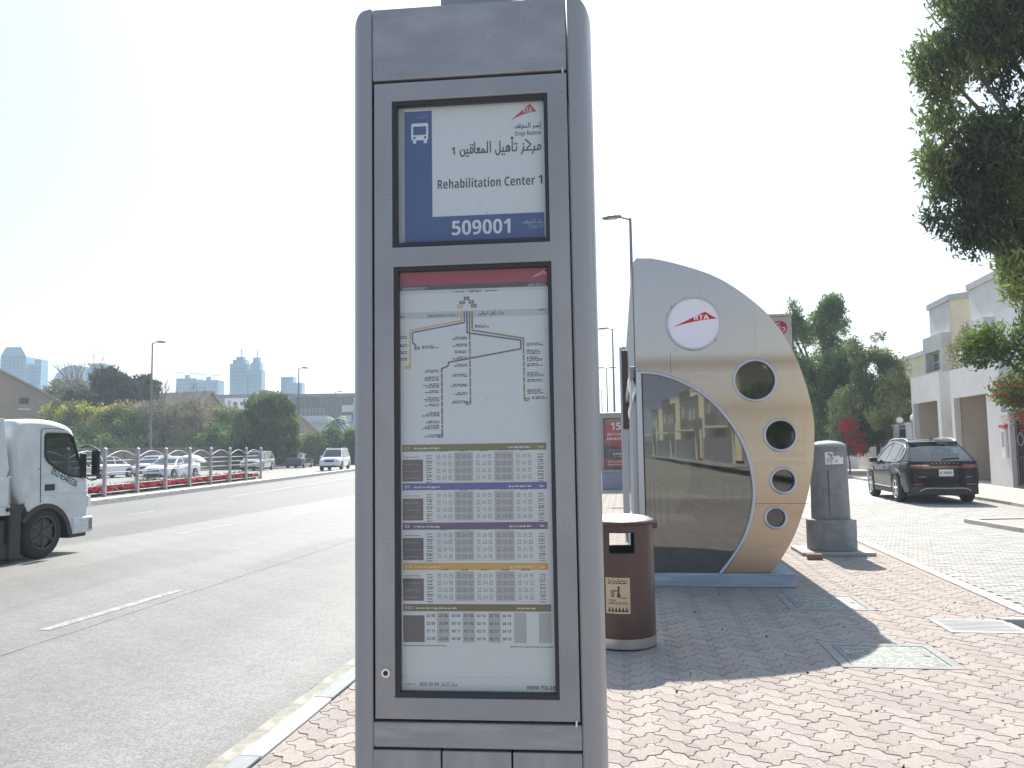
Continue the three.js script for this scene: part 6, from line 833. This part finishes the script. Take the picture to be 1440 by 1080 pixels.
{
  const v = thing('villa', 'pale modern villa with two open carports beside the parked black car', 'house', VL, 10);
  // carport blocks
  const carport = (s0, s1, o0, o1, oh, top, skin) => {
    part(v, 'carport', [front([[s0, 0], [o0, 0], [o0, oh], [o1, oh], [o1, 0], [s1, 0], [s1, top], [s0, top]], [], 0, 0.22), box2(0.22, 5.2, 0, top, -s1, -s1 + 0.2), box2(0.22, 5.2, 0, top, -s0 - 0.2, -s0), box2(5.0, 5.2, 0, top, -s1 + 0.2, -s0 - 0.2), box2(0.22, 5.0, oh + 0.12, oh + 0.3, -s1 + 0.2, -s0 - 0.2), box2(0.22, 5.0, 0.0, 0.05, -s1 + 0.2, -s0 - 0.2)], skin);
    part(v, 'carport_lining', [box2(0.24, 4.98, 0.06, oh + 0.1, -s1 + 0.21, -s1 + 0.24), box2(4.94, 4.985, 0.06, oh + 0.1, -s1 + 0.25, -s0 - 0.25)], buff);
  };
  carport(-1.25, 3.3, -0.1, 3.0, 3.23, 4.33, pale); carport(4.5, 8.2, 4.86, 7.98, 3.26, 4.41, pale);
  part(v, 'low_wall', box2(0.6, 0.8, 0, 1.9, -4.5, -3.3), cream);
  // upper house: two bays joined by a slanted wall
  const X = 2.95;
  part(v, 'upper_wall', [ext(shp([[X, -14.45], [X, -11.4], [X + 2.6, -9.0], [X + 2.6, -8.95], [X, -8.95], [X, 2.4], [X + 9, 2.4], [X + 9, -14.45]].map(([x, z]) => [x, -z])), 8.45).rotateX(-Math.PI / 2).translate(0, 0, 0)], cream);
  part(v, 'street_face', [box2(X - 0.02, X + 0.0, 0, 8.44, -14.4, -11.45), box2(X - 0.02, X + 0.0, 0, 8.44, -8.9, 2.35)], pale);
  part(v, 'parapet', [ext(shp([[X - 0.1, -14.55], [X - 0.1, -11.36], [X + 2.5, -9.05], [X - 0.1, -9.05], [X - 0.1, 2.5], [X + 9.1, 2.5], [X + 9.1, -14.55]].map(([x, z]) => [x, -z])), 0.28).rotateX(-Math.PI / 2).translate(0, 8.45, 0)], copingM);
  part(v, 'bay', [box2(X - 0.45, X - 0.02, 6.1, 6.9, -14.3, -11.55), box2(X - 0.45, X - 0.02, 4.4, 6.1, -11.85, -11.55), box2(X - 0.45, X - 0.02, 4.4, 6.1, -14.3, -14.0), box2(X - 0.45, X - 0.02, 4.4, 5.1, -14.0, -11.85)], stucco([0.5, 0.49, 0.47], [0.58, 0.57, 0.55]));
  windowParts(v, null, X - 0.1, 12.2, 13.9, 5.1, 6.1);
  part(v, 'bay', [box2(X - 0.45, X - 0.02, 4.4, 6.85, -8.85, -6.35), box2(X - 0.45, X - 0.02, 4.4, 6.85, -4.6, -1.9)], stucco([0.5, 0.51, 0.52], [0.58, 0.59, 0.6]));
  part(v, 'wall_lamp', new THREE.SphereGeometry(0.1, 12, 8).translate(X - 0.1, 5.6, -10), frameM);
  // gate piers with globe lamps, meter box, iron gates
  const pier = (s0, s1, h) => part(v, 'gate_pier', [box2(-0.04, 0.5, 0, h, -s1, -s0), box2(-0.1, 0.56, h, h + 0.1, -s1 - 0.06, -s0 + 0.06)], pale);
  const globe = (s, h) => { const l = part(v, 'globe_lamp', new THREE.SphereGeometry(0.17, 20, 14).translate(0.22, h + 0.3, -s), std([0.82, 0.81, 0.78], 0.3)); part(l, 'globe_base', cyl(0.06, 0.05, 0.06, 0.22, h + 0.1, -s, 10), M.dark); };
  pier(-1.95, -1.3, 2.4); globe(-1.6, 2.4); pier(8.3, 9.16, 2.35); globe(8.75, 2.35); pier(10.72, 11.15, 2.3); globe(10.95, 2.3);
  const box = part(v, 'meter_box', rbox(-0.13, -0.045, 1.0, 1.95, 1.42, 1.78, 0.02, 1), frameM); part(box, 'meter_window', [rbox(-0.137, -0.128, 1.35, 1.85, 1.5, 1.7, 0.004, 1)], std([0.3, 0.31, 0.32], 0.4)); part(box, 'red_plate', rbox(-0.15, -0.045, 1.99, 2.1, 1.36, 1.84, 0.01, 1), std([0.55, 0.05, 0.05], 0.5));
  const gate = (s0, s1, h, k) => { const g = part(v, 'iron_gate', [box2(0.1, 0.14, 0.1, 0.16, -s1, -s0), box2(0.1, 0.14, h - 0.06, h, -s1, -s0), box2(0.1, 0.14, 1.0, 1.05, -s1, -s0), box2(0.16, 0.175, 0.12, h - 0.2, -s1, -s0)], M.black); const n = Math.round((s1 - s0) / 0.12); for (let i = 0; i <= n; i++) part(g, 'bar', cyl(0.011, 0.011, h - 0.1, 0.12, 0.08, -lerp(s0, s1, i / n), 6), M.black); const sc = []; for (let i = 0; i < k; i++) sc.push(new THREE.TorusGeometry(0.2, 0.016, 6, 20).rotateY(Math.PI / 2).translate(0.1, 1.6, -lerp(s0 + 0.4, s1 - 0.4, k > 1 ? i / (k - 1) : 0.5))); part(g, 'gate_scroll', sc, M.galv); };
  gate(-6.2, -1.97, 2.45, 4); gate(9.18, 10.7, 2.35, 2);
  part(v, 'garden_wall', [box2(0.05, 0.3, 0, 1.2, -32, -11.17), box2(0.0, 0.35, 1.2, 1.28, -32, -11.17)], pale);
  const rl = part(v, 'wall_fence', [box2(0.16, 0.19, 1.35, 1.39, -31, -11.3), box2(0.16, 0.19, 2.35, 2.39, -31, -11.3), box2(0.24, 0.255, 1.3, 2.3, -31, -11.3)], M.black); part(v, 'wall_post', [14.5, 18, 22, 26].map((s) => box2(0.05, 0.3, 1.28, 1.7, -s - 0.12, -s + 0.12)), pale);
  part(v, 'garden_wall', box2(0.05, 0.3, 0, 2.3, 6.2, 12), pale);
}
{ // simpler villas farther on, and those behind the camera that the tinted window mirrors
  const e = [Math.sin(10 * D2R), -Math.cos(10 * D2R)], at = (s, x) => [VL[0] + e[0] * s + Math.cos(10 * D2R) * x, 0, VL[2] + e[1] * s + Math.sin(10 * D2R) * x];
  const v = thing('row_villa', 'sand coloured villa behind the airy garden tree', 'house', at(22, 5), 10, 'villas of the row');
  part(v, 'wall', [box2(0, 10, 0, 6.9, -11, 0), box2(-2.2, 0, 0, 5.2, -9.5, -6)], stucco([0.52, 0.45, 0.3], [0.62, 0.55, 0.39]));
  part(v, 'parapet', [box2(-0.1, 10.1, 6.9, 7.15, -11.1, 0.1), box2(-2.3, -0.1, 5.2, 5.4, -9.6, -5.9)], copingM);
  for (const [s0, s1, y0, y1] of [[1, 2.4, 4, 5.6], [3.4, 4.8, 4, 5.6], [1, 2.4, 1, 2.6], [3.4, 4.8, 1, 2.6]]) windowParts(v, null, -0.03, s0, s1, y0, y1);
  const cube = thing('garage', 'small white garage cube between the tall tree and the crimson blossom', 'garage', [19.6, 0, -51], 10);
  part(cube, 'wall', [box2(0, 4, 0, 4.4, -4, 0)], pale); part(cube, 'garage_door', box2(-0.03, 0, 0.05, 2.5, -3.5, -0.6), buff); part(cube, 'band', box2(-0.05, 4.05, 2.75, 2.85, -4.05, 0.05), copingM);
  const w = thing('row_villa', 'cream villa mirrored largest in the shelter window', 'house', [3.2, 0, 46], 12, 'villas of the row');
  part(w, 'wall', [box2(3, 12, 0, 8.4, -14, -5), box2(2.4, 10, 0, 7.2, -5, 4)], cream); part(w, 'parapet', [box2(2.9, 12.1, 8.4, 8.7, -14.1, -4.9), box2(2.3, 10.1, 7.2, 7.45, -4.9, 4.1)], copingM);
  part(w, 'carport', [front([[-3, 0], [-2.4, 0], [-2.4, 3.1], [1.4, 3.1], [1.4, 0], [2, 0], [2, 4.2], [-3, 4.2]], [], 0, 0.2), box2(0.2, 2.4, 3.2, 3.4, -2, 3)], pale); part(w, 'garden_wall', [box2(0.05, 0.3, 0, 2.2, -14, -2), box2(0.05, 0.3, 0, 2.2, 3, 5)], pale);
  for (const [s0, s1, y0, y1, x] of [[7, 8.6, 5, 6.6, 2.97], [10.4, 12, 5, 6.6, 2.97], [-2.4, -1, 4.6, 6, 2.37], [0.6, 2, 4.6, 6, 2.37]]) windowParts(w, null, x, s0, s1, y0, y1);
  ['second cream villa in the mirrored row behind the camera', 'third cream villa in the mirrored row behind the camera', 'fourth cream villa in the mirrored row behind the camera', 'fifth cream villa in the mirrored row behind the camera'].forEach((l, k) => dup(w, [-0.4 - k * 3.8, 0, 64 + k * 18], 12, l, 'villas of the row'));
  const px = (s, x) => at(s, x);
  tree('garden_tree', 'dark green tree mirrored nearest in the shelter window', 'tree', [4.6, 0, 33], { seed: 31, tr: 0.2, leaf: 0.2, nl: 7, ...lush, gap: 0.37, blobs: [[0, 3.6, 0, 2.0, 1.8, 2.0, 600], [1, 2.4, 0.6, 1.4, 1.4, 1.4, 300]] }, GR);
  tree('garden_tree', 'round olive tree mirrored farther away in the shelter window', 'tree', [-8.5, 0, 60], { seed: 32, tr: 0.2, leaf: 0.22, nl: 7, ...olive, gap: 0.37, blobs: [[0, 4, 0, 2.2, 2.0, 2.2, 600]] }, GR);
}
// ---------- houses and mall across the road ----------
const tan = stucco([0.29, 0.22, 0.165], [0.37, 0.29, 0.225], 5), tileM = std([1, 1, 1], 0.9, { map: wear([0.2, 0.14, 0.105], [0.31, 0.235, 0.185], 3) });
function gable(name, label, p, head, w, d, eave, ridge, o = {}) {
  const t = thing(name, label, 'house', p, head, 'gabled houses across the road');
  part(t, 'wall', ext(shp([[-w, 0], [w, 0], [w, eave], [0, ridge - 0.15], [-w, eave]]), d).translate(0, 0, -d), tan);
  for (const s of [-1, 1]) { const L = Math.hypot(w + 0.5, (ridge - eave) * (w + 0.5) / w), a = Math.atan2(ridge - eave, w); const rf = part(t, 'roof', bx(L, 0.16, d + 0.6, 0, 0, 0).rotateZ(-s * a).translate(s * (w + 0.5) / 2, ridge - (ridge - eave) * (w + 0.5) / w / 2 - 0.08, -d / 2), tileM); part(rf, 'verge', bx(L, 0.22, 0.12, 0, 0, 0).rotateZ(-s * a).translate(s * (w + 0.5) / 2, ridge - (ridge - eave) * (w + 0.5) / w / 2 - 0.1, 0.33), stucco([0.3, 0.27, 0.23], [0.4, 0.36, 0.31])); }
  if (o.vent) { const v = part(t, 'vent', box2(o.vent[0] - 0.5, o.vent[0] + 0.5, o.vent[1] - 0.35, o.vent[1] + 0.35, 0, 0.05), M.dark); part(v, 'vent_sill', box2(o.vent[0] - 0.7, o.vent[0] + 0.7, o.vent[1] - 1.1, o.vent[1] - 0.95, 0, 0.2), frameM); }
  for (const [x, y] of o.win ?? []) { const q = part(t, 'window', box2(x - 0.7, x + 0.7, y - 0.08, y, 0, 0.1), frameM); part(q, 'pane', box2(x - 0.6, x + 0.6, y, y + 1.3, 0.0, 0.04), winGlass); }
  return t;
}
gable('gabled_house', 'brown gabled house with a small vent, behind the lorry', [-63.5, -0.05, -96], -42, 13.5, 14, 5.6, 12.9, { vent: [4.4, 8.3] });
{
  const t = gable('gabled_house', 'house with a broad reddish tiled roof above the thicket', [-39.2, -0.05, -104], -72, 4.6, 13, 5.6, 9.5, {});
  part(t, 'chimney', box2(-1.6, -1.0, 8, 9.9, -9, -8.2), tan);
}
gable('gabled_house', 'brown gable wall beside the large round tree, in front of the mall', [-33.2, -0.05, -122], -50, 4.2, 10, 4.6, 7.7, { win: [[-1.4, 4.2], [1.2, 4.2]] });
gable('gabled_house', 'tan house end peeping out between thicket and round tree', [-43.5, -0.05, -118], -60, 3.4, 9, 5.0, 7.9);
{
  const t = thing('boundary_wall', 'long brown boundary wall along the far footpath', 'wall'), P = [[-37.2, 20], [-36.6, -20], [-34.4, -58], [-26.6, -91], [-15, -103.2], [-8, -122]], wm = stucco([0.2, 0.16, 0.13], [0.27, 0.225, 0.185], 2);
  for (let i = 0; i < P.length - 1; i++) { const [a, b] = [P[i], P[i + 1]], L = Math.hypot(b[0] - a[0], b[1] - a[1]), n = Math.round(L / 3), an = Math.atan2(b[0] - a[0], b[1] - a[1]); for (let k = 0; k < n; k++) { const u = (k + 0.5) / n, x = lerp(a[0], b[0], u), z = lerp(a[1], b[1], u); part(t, 'wall_panel', bx(0.2, 1.75, L / n - 0.3).rotateY(an).translate(x, -0.05, z), wm); const q = k / n; part(t, 'pillar', [bx(0.34, 2.1, 0.34).rotateY(an).translate(lerp(a[0], b[0], q), -0.05, lerp(a[1], b[1], q)), bx(0.42, 0.08, 0.42).rotateY(an).translate(lerp(a[0], b[0], q), 2.05, lerp(a[1], b[1], q))], wm); part(t, 'rail', [bx(0.05, 0.05, L / n - 0.34).rotateY(an).translate(x, 1.78, z), bx(0.05, 0.05, L / n - 0.34).rotateY(an).translate(x, 1.95, z)], M.galv); } }
}
{
  const t = thing('mall', 'low grey shopping mall with a glazed upper floor and a blue hoarding', 'shopping mall', [-59, 0, -210], 0);
  const grey = stucco([0.2, 0.22, 0.25], [0.26, 0.28, 0.31], 9), light = stucco([0.34, 0.39, 0.44], [0.42, 0.47, 0.52], 9), gl = phy([0.1, 0.15, 0.2], 0.08, { ior: 1.7 });
  part(t, 'left_block', box2(-18, 1.5, 0, 15.6, -30, 0), grey); part(t, 'right_block', [box2(1.5, 17.5, 0, 9.2, -28, -0.5), box2(17.5, 20, 0, 15.6, -28, 0.3), box2(20, 60, 0, 15.2, -28, 0)], light);
  part(t, 'roof_slab', [box2(-18.3, 1.6, 15.6, 16.5, -30, 0.4), box2(1.6, 60, 15.5, 16.3, -30, 1.2), box2(-9.2, -7, 16.5, 18, -12, -6)], stucco([0.11, 0.12, 0.14], [0.16, 0.17, 0.19], 9));
  part(t, 'recess', box2(1.5, 17.5, 9.2, 15.5, -28, -3), std([0.025, 0.032, 0.042], 0.4));
  for (let k = 0; k < 18; k++) part(t, 'mullion', box2(1.8 + k * 0.9, 1.9 + k * 0.9, 9.3, 15.5, -3, -2.8), std([0.06, 0.07, 0.085], 0.5));
  for (let k = 0; k < 8; k++) part(t, 'window', box2(2 + k * 0.95, 2.6 + k * 0.95, 10.6, 12.7, -2.95, -2.7), grey);
  const b = part(t, 'balcony', [box2(2, 11, 8.9, 9.9, -1, 0.4), box2(14, 17, 8.9, 9.9, -1, 0.4)], light); part(b, 'glass_front', [box2(2, 11, 9.9, 10.6, 0.3, 0.36), box2(14, 17, 9.9, 10.6, 0.3, 0.36)], std([0.35, 0.48, 0.5], 0.2));
  part(t, 'sign_frame', box2(13.9, 16.9, 11.6, 13.4, -2.8, -2.4), M.white);
  for (const [x0, x1] of [[6.6, 10.4], [10.8, 14], [14.3, 17.3]]) part(t, 'shop_window', box2(x0, x1, 1, 7.2, -0.6, -0.42), std([0.36, 0.46, 0.54], 0.15)); part(t, 'dark_entrance', box2(17.6, 20, 0.2, 7.3, 0.31, 0.36), M.dark);
  const sg = canvasTex(256, 256, (g, w) => { g.fillStyle = '#eee9f2'; g.fillRect(0, 0, w, w * 0.4); g.fillStyle = '#2f62b5'; g.fillRect(0, w * 0.4, w, w * 0.6); g.fillStyle = '#3a3a4a'; g.beginPath(); g.arc(w * 0.34, w * 0.2, 20, 0, 7); g.fill(); g.fillRect(w * 0.5, w * 0.13, w * 0.3, 30); g.fillStyle = '#b98ac0'; g.fillRect(w * 0.08, w * 0.08, w * 0.12, w * 0.24); g.fillStyle = '#dfe8f5'; g.fillRect(w * 0.28, w * 0.5, 44, 26); g.fillRect(w * 0.2, w * 0.66, 110, 22); g.fillRect(w * 0.3, w * 0.8, 80, 22); });
  part(t, 'hoarding', new THREE.PlaneGeometry(8, 8).translate(-12.2, 11.6, 0.06), std([1, 1, 1], 0.5, { map: sg }));
}
// ---------- skyscrapers in the haze ----------
{
  const hazeConc = std([0.4, 0.54, 0.62], 0.6), hazePan = std([0.32, 0.46, 0.55], 0.4), D = -1500;  // pale blue of the haze put into both tower colours
  const tower = (label, x0, x1, h, o = {}) => {
    const cx = (x0 + x1) / 2, w = x1 - x0, d = w * 0.9, t = thing('skyscraper', label, 'skyscraper', [cx, 0, D + (o.dz ?? 0)], o.head ?? 0, 'hazy skyline towers');
    const sh = o.top ?? [[-w / 2, 0], [w / 2, 0], [w / 2, h], [-w / 2, h]]; part(t, 'shaft', ext(shp(sh), d).translate(0, 0, -d), hazeConc);
    const wb = []; const H = o.bandTop ?? h * 0.96; for (let y = 8; y < H; y += 7) { const k = o.half ? o.half(y) : w / 2; wb.push(box2(-k * 0.94, k * 0.94, y, y + 3.4, 0, 0.4)); } part(t, 'window_band', wb, hazePan).userData.kind = 'stuff';
    const fins = []; for (let k = 1; k < 6; k++) fins.push(box2(-w / 2 + w * k / 6 - 0.7, -w / 2 + w * k / 6 + 0.7, 0, H, 0.5, 1.2)); part(t, 'fin', fins, hazeConc);
    for (const [n, ...b] of o.extra ?? []) part(t, n, box2(...b), hazeConc); return t;
  };
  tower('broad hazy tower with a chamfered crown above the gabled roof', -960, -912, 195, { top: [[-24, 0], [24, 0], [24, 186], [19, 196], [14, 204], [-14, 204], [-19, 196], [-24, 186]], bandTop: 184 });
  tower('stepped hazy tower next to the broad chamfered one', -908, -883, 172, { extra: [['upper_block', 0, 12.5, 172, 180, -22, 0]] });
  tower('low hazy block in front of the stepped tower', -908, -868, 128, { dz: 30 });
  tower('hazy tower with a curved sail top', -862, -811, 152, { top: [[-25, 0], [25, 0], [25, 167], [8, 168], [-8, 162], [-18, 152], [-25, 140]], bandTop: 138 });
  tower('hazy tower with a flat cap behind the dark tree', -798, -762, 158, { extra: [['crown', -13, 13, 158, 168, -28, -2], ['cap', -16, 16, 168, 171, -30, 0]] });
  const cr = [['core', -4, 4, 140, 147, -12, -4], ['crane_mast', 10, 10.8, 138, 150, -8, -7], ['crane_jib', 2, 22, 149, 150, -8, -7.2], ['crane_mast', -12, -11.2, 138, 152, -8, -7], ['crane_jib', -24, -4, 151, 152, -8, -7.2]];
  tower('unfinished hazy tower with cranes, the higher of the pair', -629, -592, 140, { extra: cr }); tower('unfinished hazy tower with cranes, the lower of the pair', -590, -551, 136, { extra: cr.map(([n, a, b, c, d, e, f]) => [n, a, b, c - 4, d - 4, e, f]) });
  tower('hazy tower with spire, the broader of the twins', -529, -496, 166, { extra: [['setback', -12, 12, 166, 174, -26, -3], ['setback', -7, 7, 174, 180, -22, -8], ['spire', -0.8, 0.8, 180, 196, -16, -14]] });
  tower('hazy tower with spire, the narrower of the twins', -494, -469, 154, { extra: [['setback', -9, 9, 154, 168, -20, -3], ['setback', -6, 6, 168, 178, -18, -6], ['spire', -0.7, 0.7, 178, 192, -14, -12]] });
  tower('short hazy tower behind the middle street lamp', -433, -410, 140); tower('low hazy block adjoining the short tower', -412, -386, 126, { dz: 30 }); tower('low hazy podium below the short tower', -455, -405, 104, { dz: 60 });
}
renderer.render(scene, camera);
